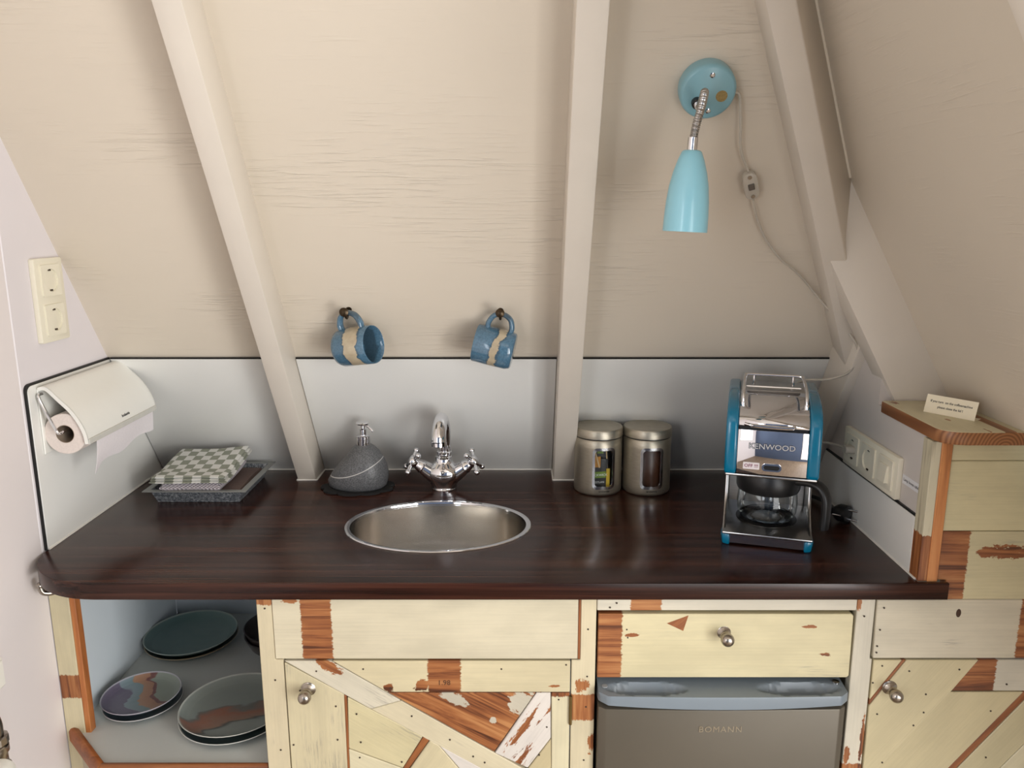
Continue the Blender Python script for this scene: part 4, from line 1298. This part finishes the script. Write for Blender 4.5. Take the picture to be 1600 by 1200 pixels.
add('shade', lathe(prof, sA, ax, 48), m_lampblue, lp_, smooth=50)
add('bulb', ball(sA + ax * 0.085, 0.018), plain('white_bulb', C(235, 232, 225), 0.3), lp_)
# clear cord with an inline switch
cpts = [onA(0.3375, LH - 0.004, 0.012), onA(0.347, LH - 0.010, 0.012), onA(0.3565, LH - 0.045, 0.014), onA(0.3655, LH - 0.085, 0.016), onA(0.3855, LH - 0.118, 0.016)]
cord = add('cord', tube(cpts, 0.0024, 8, n=8), m_clear, lp_, label='clear lamp cord')
s0, s1 = onA(0.3850, LH - 0.117, 0.014), onA(0.4050, LH - 0.164, 0.014)
dsw = (s1 - s0).normalized()
Msw = basis((s0 + s1) / 2, dsw, nA.cross(dsw), nA)
isw = add('inline_switch', prism(rrect(0.052, 0.024, 0.0118), lambda x, y: (x, y, -0.006), lambda x, y: (x, y, 0.008), 0.002, 2, ang=50), m_clear, lp_, Msw, label='clear inline cord switch')
add('button', box((-0.006, -0.005, 0.007), (0.005, 0.005, 0.0115), 0.001, 1), plain('smoky_button', C(96, 88, 80), 0.3), isw, Msw)
for dx in (-0.019, 0.019):
    add('screw', lathe([(0.0035, 0.0075), (0.0035, 0.0092), (0, 0.0092)], (dx, 0, 0), seg=14), m_nickel, isw, Msw)
c2 = [s1, onA(0.418, LH - 0.192, 0.014), onA(0.444, LH - 0.232, 0.013), onA(0.482, LH - 0.270, 0.013), onA(0.525, LH - 0.300, 0.013), onA(0.575, LH - 0.345, 0.016), V((0.640, 1.470, T + 0.355)), V((0.6480, 1.485, T + 0.310)), V((0.640, 1.500, T + 0.288)), V((0.615, 1.525, T + 0.272)),
      V((0.580, 1.560, T + 0.262)), V((0.560, 1.580, T + 0.235)), V((0.560, 1.585, T + 0.17)), V((0.585, 1.560, T + 0.135)), V((0.625, 1.520, T + 0.142)), V((0.645, 1.476, T + 0.1430))]
add('cord', tube(c2, 0.0024, 8, n=8), m_clear, lp_, label='clear lamp cord')
add('flat_plug', prism(rrect(0.030, 0.014, 0.006), lambda x, y: (XR - 0.004, 1.471 + x, T + 0.1435 + y), lambda x, y: (XR - 0.026, 1.471 + x * 0.6, T + 0.1435 + y), 0.001, 1, ang=50), m_clear, lp_)

# ---------------------------------------------------------------- canisters
def canister(cx, cy, label, face_deg, inside):
    R, Hh = 0.0520, 0.1235
    t = thing('canister', label, 'canister', (cx, cy, T), group='champagne metal canisters')
    a0 = math.radians(-90 + face_deg)
    wa, z0, z1 = 0.0205 / R, 0.021, 0.103            # half-angle of window, heights
    b = bmesh.new()
    S = 96
    angs = [a0 + wa + (2 * PI - 2 * wa) * k / S for k in range(S + 1)] + [a0 - wa + 2 * wa * k / 12 for k in range(1, 12)]
    n_ = len(angs)
    zs = [0.0, 0.0025, 0.006, z0, z1, Hh - 0.002, Hh]
    rs = [R - 0.004, R - 0.001, R, R, R, R, R - 0.0015]
    vv = [[b.verts.new((cx + r * math.cos(a), cy + r * math.sin(a), T + z)) for a in angs] for z, r in zip(zs, rs)]
    for i in range(len(zs) - 1):
        for k in range(n_):
            if i == 3 and k >= S: continue
            b.faces.new((vv[i][k], vv[i][(k + 1) % n_], vv[i + 1][(k + 1) % n_], vv[i + 1][k]))
    b.faces.new(vv[0][::-1])
    add('body', b, m_champ, t, smooth=40)
    add('liner', lathe([(R - 0.0025, 0.002), (R - 0.0025, Hh - 0.002)], (cx, cy, T), seg=48, cap=False) if False else lathe([(0.0, 0.0015), (R - 0.004, 0.0015), (R - 0.004, 0.004), (0, 0.004)], (cx, cy, T)), m_dark, t)
    lid = add('lid', lathe([(R - 0.003, 0.0), (R + 0.0010, 0.0012), (R + 0.0012, 0.016), (R - 0.0005, 0.0195), (R - 0.006, 0.0205), (R - 0.02, 0.0200), (0, 0.0196)], (cx, cy, T + Hh + 0.002), seg=64), m_champ, t, smooth=45)
    add('seal_ring', lathe([(R - 0.002, 0.0), (R - 0.002, 0.0035)], (cx, cy, T + Hh - 0.001), seg=48), m_black, t)
    wrap = lambda rr: (lambda x, z: (cx + rr * math.cos(a0 + x / R), cy + rr * math.sin(a0 + x / R), T + z))
    zc = (z0 + z1) / 2
    add('window_frame', ring_prism(dense(rrect(0.0500, z1 - z0 + 0.010, 0.0105, 6, 0, zc)), dense(rrect(0.0390, z1 - z0 - 0.002, 0.0075, 6, 0, zc)), wrap(R - 0.0005), wrap(R + 0.0013)), plain('pale_chrome', C(205, 205, 206), 0.18, 1.0), t, smooth=40)
    # curved pane
    b = bmesh.new()
    cols = 12
    w2 = 0.020
    pv = [[b.verts.new(wrap(R - 0.0008)(-w2 + 2 * w2 * k / cols, z)) for k in range(cols + 1)] for z in (z0, z1)]
    for k in range(cols):
        b.faces.new((pv[0][k], pv[0][k + 1], pv[1][k + 1], pv[1][k]))
    add('window_pane', b, m_glass, t, smooth=60)
    text('lettering', 'brabantia', 0.0062, basis(V(wrap(R + 0.0003)(0.001, 0.0115)), V((-math.sin(a0), math.cos(a0), 0)), (0, 0, 1), V((math.cos(a0), math.sin(a0), 0))), m_ink, t, extrude=0.0003)
    inside(t, wrap, R, a0, z0, z1)
    return t


def tea(t, wrap, R, a0, z0, z1):
    er = V((math.cos(a0), math.sin(a0), 0))
    et = V((-math.sin(a0), math.cos(a0), 0))
    o = V(W[t.name].translation)
    def sheet(name, x0, x1, za, zb, depth, mat, tilt=0.0, th=0.0012, dz=0.0):
        M = basis(o + er * depth + et * ((x0 + x1) / 2) + V((0, 0, (za + zb) / 2)), et, V((0, 0, 1)), er) @ Matrix.Rotation(tilt, 4, 'Z')
        return add(name, box((-(x1 - x0) / 2, -(zb - za) / 2, -th), ((x1 - x0) / 2, (zb - za) / 2, 0), 0.0003, 1), mat, t, M), M
    m_bk = plain('black_sachet', C(22, 20, 20), 0.4)
    m_or = plain('orange_sachet', C(196, 132, 30), 0.45, var=0.25, scale=120)
    m_gr = plain('green_sachet', C(112, 140, 40), 0.45, var=0.1, scale=120)
    m_ye = plain('yellow_sachet', C(212, 178, 44), 0.45, var=0.1, scale=60)
    m_pp = plain('paper_edge', C(206, 176, 132), 0.6)
    sheet('tea_sachet', -0.026, 0.012, 0.010, 0.080, 0.038, m_bk)
    sheet('tea_sachet', -0.016, 0.022, 0.012, 0.112, 0.026, m_bk)
    sheet('tea_sachet', -0.025, -0.004, 0.062, 0.086, 0.0386, m_or)
    sheet('tea_sachet', 0.009, 0.017, 0.012, 0.058, 0.0385, m_ye)
    sheet('tea_sachet', -0.024, 0.008, 0.038, 0.052, 0.0392, m_gr)
    sheet('tea_sachet', -0.015, -0.012, 0.060, 0.112, 0.0395, m_pp, 0.28)
    sheet('tea_sachet', 0.009, 0.0115, 0.055, 0.108, 0.036, m_pp, 0.08)
    sheet('tea_sachet', -0.010, 0.004, 0.090, 0.112, 0.030, m_gr)
    Mt = basis(o + er * 0.0394 + et * (-0.006) + V((0, 0, 0.0445)), et, V((0, 0, 1)), er)
    text('lettering', 'PICKWICK', 0.0072, Mt, plain('white_print', C(240, 240, 235), 0.5), t, extrude=0.0001)
    Mt = basis(o + er * 0.0384 + et * (-0.006) + V((0, 0, 0.028)), et, V((0, 0, 1)), er)
    text('lettering', 'ESTLAN', 0.0062, Mt, plain('white_print', C(225, 225, 220), 0.5), t, extrude=0.0001)


def coffee(t, wrap, R, a0, z0, z1):
    o = V(W[t.name].translation)
    m_bag = plain('dark_brown_coffee_bag', C(74, 44, 28), 0.35, var=0.2, scale=30)
    b = lathe([(0, 0.005), (0.038, 0.005), (0.043, 0.012), (0.044, 0.06), (0.041, 0.085), (0.034, 0.105), (0, 0.110)], o, seg=40, sx=1.0, sy=0.98)
    for v in b.verts:
        v.co += V((0.0014 * math.sin(v.co.z * 160 + v.co.x * 90), 0.0014 * math.cos(v.co.z * 140), 0))
    add('coffee_bag', b, m_bag, t, smooth=60)


canister(0.1735, 1.647, 'champagne metal canister with tea sachets behind its window', 9, tea)
canister(0.2805, 1.647, 'champagne metal canister with dark brown contents behind its window', 4, coffee)

# ---------------------------------------------------------------- coffee maker (local frame: x right, y back, z up)
cmk = thing('coffee_maker', 'turquoise and chrome filter coffee maker in the right corner', 'coffee maker', (0.447, 1.322, T), -math.atan2(0.28, 0.96))
def part(name, bm, mat, parent=None, **kw):
    return add(name, bm, mat, parent or cmk, local=True, **kw)
yz = lambda x: (lambda y, z: (x, y, z))
pp = [(0.016, 0.131), (0.012, 0.140), (0.012, 0.222), (0.017, 0.238), (0.030, 0.250), (0.062, 0.2615), (0.12, 0.2675), (0.222, 0.2675), (0.232, 0.258), (0.232, 0.131)]
for x0, x1 in ((-0.0815, -0.0605), (0.0605, 0.0815)):
    part('side_panel', prism(pp, yz(x0), yz(x1), 0.005, 3, ang=45), m_teal, smooth=50, label='turquoise enamel side panel')
part('head_core', box((-0.0602, 0.022, 0.132), (0.0602, 0.230, 0.222), 0.001, 1), m_black)
fp = part('front_plate', box((-0.0600, 0.0150, 0.1345), (0.0600, 0.0215, 0.2165), 0.001, 2), m_mirror, label='mirror-polished front plate')
part('lower_trim', box((-0.0790, 0.0170, 0.1275), (0.0790, 0.2300, 0.1325), 0.002, 2), m_steel)
lid = [(0.014, 0.2225), (0.015, 0.2300), (0.021, 0.2390), (0.036, 0.2485), (0.062, 0.2570), (0.095, 0.2630), (0.128, 0.2650), (0.128, 0.2580), (0.06, 0.2450), (0.024, 0.2240)]
lidp = part('lid', prism(lid, yz(-0.0600), yz(0.0600), 0.0008, 1, ang=50), m_mirror, smooth=50, label='curved chrome lid')
part('lid_grip', tube([(-0.050, 0.0145, 0.2275), (-0.034, 0.0110, 0.2255), (0.0, 0.0100, 0.2245), (0.030, 0.0110, 0.2250), (0.036, 0.0130, 0.2280)], 0.0030, 10, n=6), m_chrome, lidp)
part('rear_top', box((-0.0600, 0.1300, 0.2590), (0.0600, 0.2290, 0.2650), 0.0015, 2), m_steel)
# cup rail
rl = part('cup_rail', tube([(-0.0545, 0.050, 0.2530), (-0.0545, 0.054, 0.2700), (-0.0545, 0.070, 0.2800), (-0.0540, 0.130, 0.2850), (-0.0520, 0.162, 0.2870), (-0.0440, 0.172, 0.2875), (0.0440, 0.172, 0.2875), (0.0520, 0.162, 0.2870), (0.0540, 0.130, 0.2850), (0.0545, 0.070, 0.2800), (0.0545, 0.054, 0.2700), (0.0545, 0.050, 0.2530)], 0.0031, 12, n=5), m_chrome, smooth=60, label='chrome cup rail')
for x in (-0.036, 0.036):
    part('rail_post', tube([(x, 0.172, 0.264), (x, 0.172, 0.287)], 0.0026, 10, n=1), m_chrome, rl)
for x in (-0.0545, 0.0545):
    part('rail_foot', lathe([(0.0045, -0.004), (0.0048, 0.006), (0.0040, 0.008), (0, 0.008)], (x, 0.050, 0.2520), seg=14), m_chrome, rl)
part('rail_bar', tube([(-0.050, 0.150, 0.2685), (0.050, 0.150, 0.2685)], 0.0020, 8, n=1), m_chrome, rl)
# switch, badge, sticker on the front plate
MP = lambda x, z, y=0.0150: basis((x, y, z), (1, 0, 0), (0, 0, 1), (0, -1, 0))
add('switch_bezel', ring_prism(rrect(0.0340, 0.0135, 0.0067, 6), rrect(0.0270, 0.0080, 0.0039, 6), lambda x, y: (x, y, -0.001), lambda x, y: (x, y, 0.0018)), m_chrome, fp, MP(0.0005, 0.1490), local=True, smooth=50)
add('power_switch', prism(rrect(0.0268, 0.0078, 0.0038, 6), lambda x, y: (x, y, -0.001), lambda x, y: (x, y, 0.0012), 0.0005, 1, ang=50), m_black, fp, MP(0.0005, 0.1490), local=True)
text('lettering', 'KENWOOD', 0.0138, MP(-0.001, 0.1870, 0.0147), m_black, fp, True, extrude=0.0003, bold=0.0007, sxy=(1.08, 1.0))
text('lettering', 'KENWOOD', 0.0138, MP(-0.001, 0.1870, 0.0146), plain('satin_letter', C(236, 236, 238), 0.3, 0.6), fp, True, extrude=0.0011, bold=0.0001, sxy=(1.08, 1.0))
st = add('sticker', prism(rrect(0.0285, 0.0125, 0.001, 2), lambda x, y: (x, y, 0.0), lambda x, y: (x, y, 0.0006)), plain('white_sticker', C(236, 228, 230), 0.5), fp, MP(-0.0345, 0.1500), local=True, label='white paper sticker reading OFF')
text('lettering', 'OFF !!!', 0.0085, MP(-0.0345, 0.1500, 0.0142), m_redink, fp, True, extrude=0.00015, bold=0.0001)
# base, wings, back column
part('base_plate', prism([(-0.0780, 0.002), (0.0780, 0.002), (0.0790, 0.006), (0.0790, 0.235), (-0.0790, 0.235), (-0.0790, 0.006)], lambda x, y: (x, y, 0.0200), lambda x, y: (x, y, 0.0245), 0.0018, 2, ang=50), m_steel)
part('base_body', box((-0.0650, 0.0050, 0.0025), (0.0650, 0.2300, 0.0199), 0.001, 1), m_mirror, label='mirror-polished base strip')
part('side_foot', box((-0.0770, 0.030, 0.0015), (-0.0650, 0.2300, 0.0163), 0.001, 1), m_black)
part('side_foot', box((0.0650, 0.030, 0.0015), (0.0770, 0.2300, 0.0163), 0.001, 1), m_black)
for s_ in (-1, 1):
    fpoly = [(s_ * 0.0650, 0.0020), (s_ * 0.0700, 0.0020), (s_ * 0.0775, 0.0055), (s_ * 0.0800, 0.0120), (s_ * 0.0800, 0.0340), (s_ * 0.0650, 0.0340)]
    part('corner_foot', prism(fpoly, lambda x, y: (x * 0.985, y, 0.0), lambda x, y: (x * 1.012, y, 0.0205), 0.0025, 2, ang=50), m_teal, label='turquoise corner foot')
wing = [(0.232, 0.0225), (0.232, 0.1275), (0.105, 0.1275), (0.100, 0.110), (0.094, 0.070), (0.082, 0.048), (0.050, 0.032), (0.012, 0.0225)]
for x0, x1 in ((-0.0785, -0.0730), (0.0730, 0.0785)):
    part('side_wing', prism(wing, yz(x0), yz(x1), 0.0015, 2, ang=45), m_steel, label='brushed steel side wing')
part('back_column', box((-0.0725, 0.180, 0.0225), (0.0725, 0.231, 0.1275), 0.001, 1), m_steel)
part('hot_plate', lathe([(0.056, 0.0), (0.056, 0.002), (0.052, 0.0025), (0, 0.0025)], (0, 0.098, 0.0240), seg=48), plain('dark_hot_plate', C(60, 58, 56), 0.3, 0.8))
part('drip_spout', lathe([(0.018, 0.0), (0.016, -0.004), (0.010, -0.005), (0, -0.005)], (0, 0.098, 0.1276), seg=28), m_steel)
# mains cord with plug, lying behind and right of the machine
inv = W[cmk.name].inverted()
wl = lambda p: inv @ V((p[0], p[1], T + p[2]))
mc = part('power_cord', tube([wl(p) for p in ((0.530, 1.53, 0.02), (0.560, 1.60, 0.006), (0.600, 1.610, 0.0045), (0.630, 1.575, 0.006), (0.636, 1.530, 0.010), (0.632, 1.492, 0.016), (0.628, 1.468, 0.018))], 0.0042, 10, n=8), m_black, label='black mains cord')
pc, pd = V((0.627, 1.462, 0.018)), V((0.62, -0.72, 0.05)).normalized()
pl_ = part('plug', lathe([(0.0070, -0.012), (0.0085, -0.004), (0.0150, 0.004), (0.0175, 0.010), (0.0175, 0.026), (0.0150, 0.027), (0, 0.027)], wl(pc), (inv.to_3x3() @ pd), 24), m_black, mc)
sidev = pd.cross(V((0, 0, 1))).normalized()
upv = sidev.cross(pd)
for sd_ in (-0.0095, 0.0095):
    a = pc + pd * 0.026 + upv * sd_
    part('pin', tube([wl(a), wl(a + pd * 0.019)], 0.0022, 10, n=1), m_chrome, mc)
part('pin', tube([wl(pc + pd * 0.020 - sidev * -0.017), wl(pc + pd * 0.004 - sidev * -0.019)], 0.0016, 8, n=1), m_chrome, mc)

# glass jug standing on the hot plate
gj = thing('coffee_jug', 'glass coffee jug with black collar and handle under the coffee maker head', 'jug', M=Matrix.Translation((0.447, 1.322, T)) @ Matrix.Rotation(-math.atan2(0.28, 0.96), 4, 'Z') @ Matrix.Translation((0.0, 0.098, 0.0267)))
def jp(name, bm, mat, parent=None, **kw):
    return add(name, bm, mat, parent or gj, local=True, **kw)
jp('glass_body', lathe([(0.0, 0.0006), (0.030, 0.0006), (0.044, 0.0002), (0.050, 0.004), (0.0545, 0.016), (0.0555, 0.032), (0.0540, 0.050), (0.0515, 0.060), (0.0500, 0.070)], seg=56, cap=False), m_glass, smooth=60)
jp('glass_ring', lathe([(0.026, 0.0012), (0.028, 0.0030), (0.030, 0.0012)], seg=40, cap=False), m_glass, smooth=60)
jp('base_bead', lathe([(0.0455, 0.0012), (0.0480, 0.0045), (0.0500, 0.0050)], seg=48, cap=False), thin_glass('thick_glass_edge', (0.75, 0.78, 0.78, 1), 0.5), smooth=60)
jp('collar', lathe([(0.0525, 0.056), (0.0560, 0.057), (0.0585, 0.063), (0.0590, 0.085), (0.0570, 0.093), (0.0480, 0.0955), (0.0480, 0.092), (0.0520, 0.058), (0.0525, 0.056)], seg=56, cap=False), m_black, smooth=50)
jp('jug_lid', lathe([(0.049, 0.0), (0.047, 0.003), (0.020, 0.0045), (0.008, 0.0045), (0, 0.0045)], (0, 0, 0.0945), seg=48), m_black, smooth=50)
hd_ = V((0.90, -0.44, 0)).normalized()
hpth = [hd_ * 0.052 + V((0, 0, 0.083)), hd_ * 0.080 + V((0, 0, 0.086)), hd_ * 0.100 + V((0, 0, 0.080)), hd_ * 0.111 + V((0, 0, 0.062)), hd_ * 0.1125 + V((0, 0, 0.036)), hd_ * 0.1115 + V((0, 0, 0.004))]
jp('handle', tube(hpth, lambda t: 0.0108 - 0.0010 * t, 16, n=8, flat=(1.25, 0.78)), m_black, smooth=60)
jp('stir_rod', tube([(0.004, 0.0, 0.004), (0.004, 0.0, 0.070)], 0.0017, 8, n=1), m_glass)

# ---------------------------------------------------------------- note card on the small shelf
nc = thing('note_card', 'folded cream note card standing on the small wooden shelf', 'card', (0.715, 1.27, T + 0.2625))
pL, pRt = V((0.693, 1.300, T + 0.2625)), V((0.7425, 1.2335, T + 0.2625))
ex = (pRt - pL).normalized()
nz_ = V((ex.y, -ex.x, 0)).normalized()              # towards the viewer
if nz_.y > 0: nz_ = -nz_
ey = (V((0, 0, 1)) * 0.95 - nz_ * 0.30).normalized()
ez = ex.cross(ey)
Lc = (pRt - pL).length
MC = basis(pL, ex, ey, ez)
fl_ = add('front_leaf', box((0, 0, -0.0004), (Lc, 0.031, 0.0)), m_cream_card, nc, MC)
add('rear_leaf', box((0, 0, -0.0004), (Lc, 0.024, 0.0)), m_cream_card, nc, basis(pL, ex, -nz_, V((0, 0, 1))))
mid = pL + ex * (Lc / 2)
text('lettering', 'If you turn  on the coffeemachine', 0.0056, basis(mid + ey * 0.0205 + ez * 0.0002, ex, ey, ez), m_ink, nc, extrude=0.00005, bold=0.00008, sxy=(0.90, 1.0))
text('lettering', 'please close the lid !', 0.0056, basis(mid + ey * 0.0115 + ez * 0.0002, ex, ey, ez), m_ink, nc, extrude=0.00005, bold=0.00008, sxy=(0.90, 1.0))

# ---------------------------------------------------------------- plates and bowls on the corner shelf
def plate(label, x, y, z, R, mat, group, rim=0.014):
    b = lathe([(0, 0.0), (R * 0.62, 0.0), (R * 0.66, 0.002), (R * 0.90, rim * 0.62), (R * 0.985, rim), (R, rim + 0.0012), (R * 0.988, rim + 0.0022), (R * 0.93, rim * 0.80), (R * 0.84, rim * 0.46), (R * 0.6, 0.0045), (0, 0.004)], seg=56)
    o = add('plate', b, mat, None, Matrix.Translation((x, y, z)), smooth=50)
    return tag(o, label, 'plate', group)


def pattern(name, stops, base, rim, rot, amt=0.5, seed=0.0, R=0.08, across=1.0):
    """brushed glaze: colour bands laid across the plate along direction rot, edges broken up by noise"""
    n = NT(name)
    c = n.co(False)
    s = n.sep(c)
    ca, sa = math.cos(rot) / (2 * R) * across, math.sin(rot) / (2 * R) * across
    lin = n.math('ADD', n.math('MULTIPLY', s[0], ca), n.math('MULTIPLY', s[1], sa))
    w = n.noise(n.map(c, (10, 20, 1), (seed, seed * 0.7, 0), (0, 0, rot + 1.2)), 1.0, 2, 0.5, 0.8)
    f = n.math('ADD', n.math('ADD', lin, 0.5), n.math('MULTIPLY', n.math('SUBTRACT', w, 0.5), amt))
    sp_ = n.noise(c, 160, 3)
    col = n.ramp(f, stops)
    rad = n.math('SQRT', n.math('ADD', n.math('MULTIPLY', s[0], s[0]), n.math('MULTIPLY', s[1], s[1])))
    col = n.mix(n.math('MULTIPLY', sp_, 0.25), col, base)
    col = n.mix(n.step(rad, R * 0.955, R * 0.975), col, rim)
    n.set(col, 0.3, coat=0.2)
    return n.m


zs_ = T + SH
m_tealplate = pattern('dark_teal_glaze', [(0.2, C(98, 122, 120)), (0.5, C(112, 136, 130)), (0.8, C(126, 148, 142))], C(104, 128, 124), C(158, 168, 160), 0.3, R=0.10)
m_brownrim = pattern('dark_green_brown_glaze', [(0.3, C(52, 66, 62)), (0.7, C(70, 84, 78))], C(60, 76, 72), C(150, 134, 106), 0.3, R=0.10)
m_purple = pattern('purple_teal_orange_glaze', [(0.0, C(110, 100, 122)), (0.34, C(108, 98, 120)), (0.36, C(140, 156, 164)), (0.50, C(124, 146, 150)), (0.52, C(176, 134, 104)), (0.66, C(168, 122, 94)), (0.675, C(112, 62, 58)), (0.71, C(122, 72, 66)), (0.725, C(142, 150, 136)), (1.0, C(150, 158, 144))], C(140, 146, 148), C(178, 176, 184), 0.55, 0.55, 3.1, R=0.074)
m_grey = pattern('grey_orange_black_glaze', [(0.0, C(150, 156, 150)), (0.26, C(140, 146, 140)), (0.29, C(74, 76, 76)), (0.32, C(150, 118, 100)), (0.44, C(158, 102, 80)), (0.50, C(112, 110, 104)), (0.53, C(142, 150, 144)), (1.0, C(152, 158, 150))], C(140, 148, 142), C(190, 192, 184), 2.0, 0.45, 5.3, R=0.104)
plate('lower dark green plate with tan rim at the back of the corner shelf', -0.744, 1.620, zs_ + 0.0005, 0.100, m_brownrim, 'plates on the corner shelf', 0.020)
plate('upper dark teal plate at the back of the corner shelf', -0.744, 1.618, zs_ + 0.0130, 0.100, m_tealplate, 'plates on the corner shelf', 0.020)
plate('lower pale rimmed plate beneath the purple patterned plate', -0.748, 1.392, zs_ + 0.0005, 0.074, m_brownrim if False else pattern('slate_glaze', [(0.3, C(70, 84, 92)), (0.7, C(92, 106, 112))], C(84, 96, 104), C(196, 196, 196), 0.2, 0.4, R=0.074), 'plates on the corner shelf')
plate('small plate with purple, teal and orange glaze on the corner shelf', -0.752, 1.395, zs_ + 0.0125, 0.074, m_purple, 'plates on the corner shelf')
plate('lower plate beneath the large grey patterned plate', -0.549, 1.352, zs_ + 0.0005, 0.104, pattern('slate_glaze_large', [(0.3, C(70, 84, 86)), (0.7, C(92, 106, 106))], C(84, 96, 98), C(200, 202, 196), 0.2, R=0.104), 'plates on the corner shelf', 0.016)
plate('large grey plate with orange and black strokes at the shelf front', -0.550, 1.355, zs_ + 0.0135, 0.104, m_grey, 'plates on the corner shelf', 0.016)
m_bowl = pattern('dark_brown_bowl_glaze', [(0.3, C(52, 42, 40)), (0.7, C(78, 62, 56))], C(60, 50, 46), C(160, 150, 134), 0.2, R=0.085)
for i, (lb_, dz) in enumerate((('lower dark glazed bowl in the shadow at the back right of shelf', 0.0005), ('upper dark glazed bowl in the shadow at the back right of shelf', 0.0155))):
    R = 0.080
    b = lathe([(0, 0.0), (R * 0.5, 0.0), (R * 0.55, 0.003), (R * 0.85, 0.030), (R * 0.98, 0.052), (R, 0.056), (R * 0.97, 0.0565), (R * 0.93, 0.050), (R * 0.8, 0.030), (R * 0.5, 0.008), (0, 0.005)], seg=48)
    tag(add('bowl', b, m_bowl, None, Matrix.Translation((-0.527, 1.585, zs_ + dz)), smooth=50), lb_, 'bowl', 'bowls on the corner shelf')

# ---------------------------------------------------------------- odds and ends at the lower left
hk = thing('cup_hook', 'small brushed metal hook under the worktop at the left wall', 'hook', (-0.83, 1.275, T - 0.03))
add('arm', tube([(-0.812, 1.290, T - 0.030), (-0.812, 1.284, T - 0.050), (-0.820, 1.272, T - 0.0585), (-0.832, 1.262, T - 0.055), (-0.836, 1.260, T - 0.043)], 0.0050, 12, n=8), m_nickel, hk, smooth=60)
add('tip', ball((-0.836, 1.260, T - 0.041), 0.0062), m_nickel, hk)
vx_, vy_ = -0.812, 1.070
vt = thing('radiator_valve', 'nickel plated radiator valve on a pipe at the lower left edge', 'valve', (vx_, vy_, 0))
add('pipe', tube([(vx_, vy_, 0.0), (vx_, vy_, 0.615)], 0.0105, 20, n=1), m_nickel, vt, smooth=60)
add('lower_nut', lathe([(0.016, 0.0), (0.018, 0.002), (0.018, 0.016), (0.016, 0.018)], (vx_, vy_, 0.600), seg=6), m_nickel, vt, smooth=0)
add('valve_body', lathe([(0.013, 0.0), (0.0155, 0.006), (0.0155, 0.020), (0.0175, 0.024), (0.0175, 0.032), (0.0145, 0.036), (0.0145, 0.052), (0.0175, 0.056), (0.0175, 0.066), (0.0130, 0.070)], (vx_, vy_, 0.618), seg=28), m_nickel, vt, smooth=40)
add('knurled_ring', lathe([(0.0150, 0.0), (0.0185, 0.001), (0.0185, 0.012), (0.0150, 0.013)], (vx_, vy_, 0.688), seg=12), m_nickel, vt, smooth=0)
add('elbow', tube([(vx_, vy_, 0.700), (vx_, vy_, 0.722), (vx_ - 0.001, vy_ - 0.010, 0.744), (vx_ - 0.002, vy_ - 0.034, 0.754), (vx_ - 0.002, vy_ - 0.070, 0.755)], 0.0125, 18, n=8), m_nickel, vt, smooth=60)
dl = add('thermostat_dial', lathe([(0.018, 0.0), (0.020, 0.002), (0.020, 0.030), (0.018, 0.034), (0, 0.034)], (vx_ + 0.012, vy_ - 0.012, 0.652), (0.35, -0.93, 0), 28), m_white, vt, smooth=40)
sb_ = thing('wall_box', 'corner of a white plastic box on the wall at the left edge', 'box', (XL, 1.13, T - 0.12))
add('housing', box((XL, 1.020, T - 0.150), (XL + 0.030, 1.132, T - 0.098), 0.004, 3), m_white, sb_)
add('front_cover', box((XL + 0.0295, 1.026, T - 0.145), (XL + 0.033, 1.127, T - 0.103), 0.001, 1), m_white, sb_)
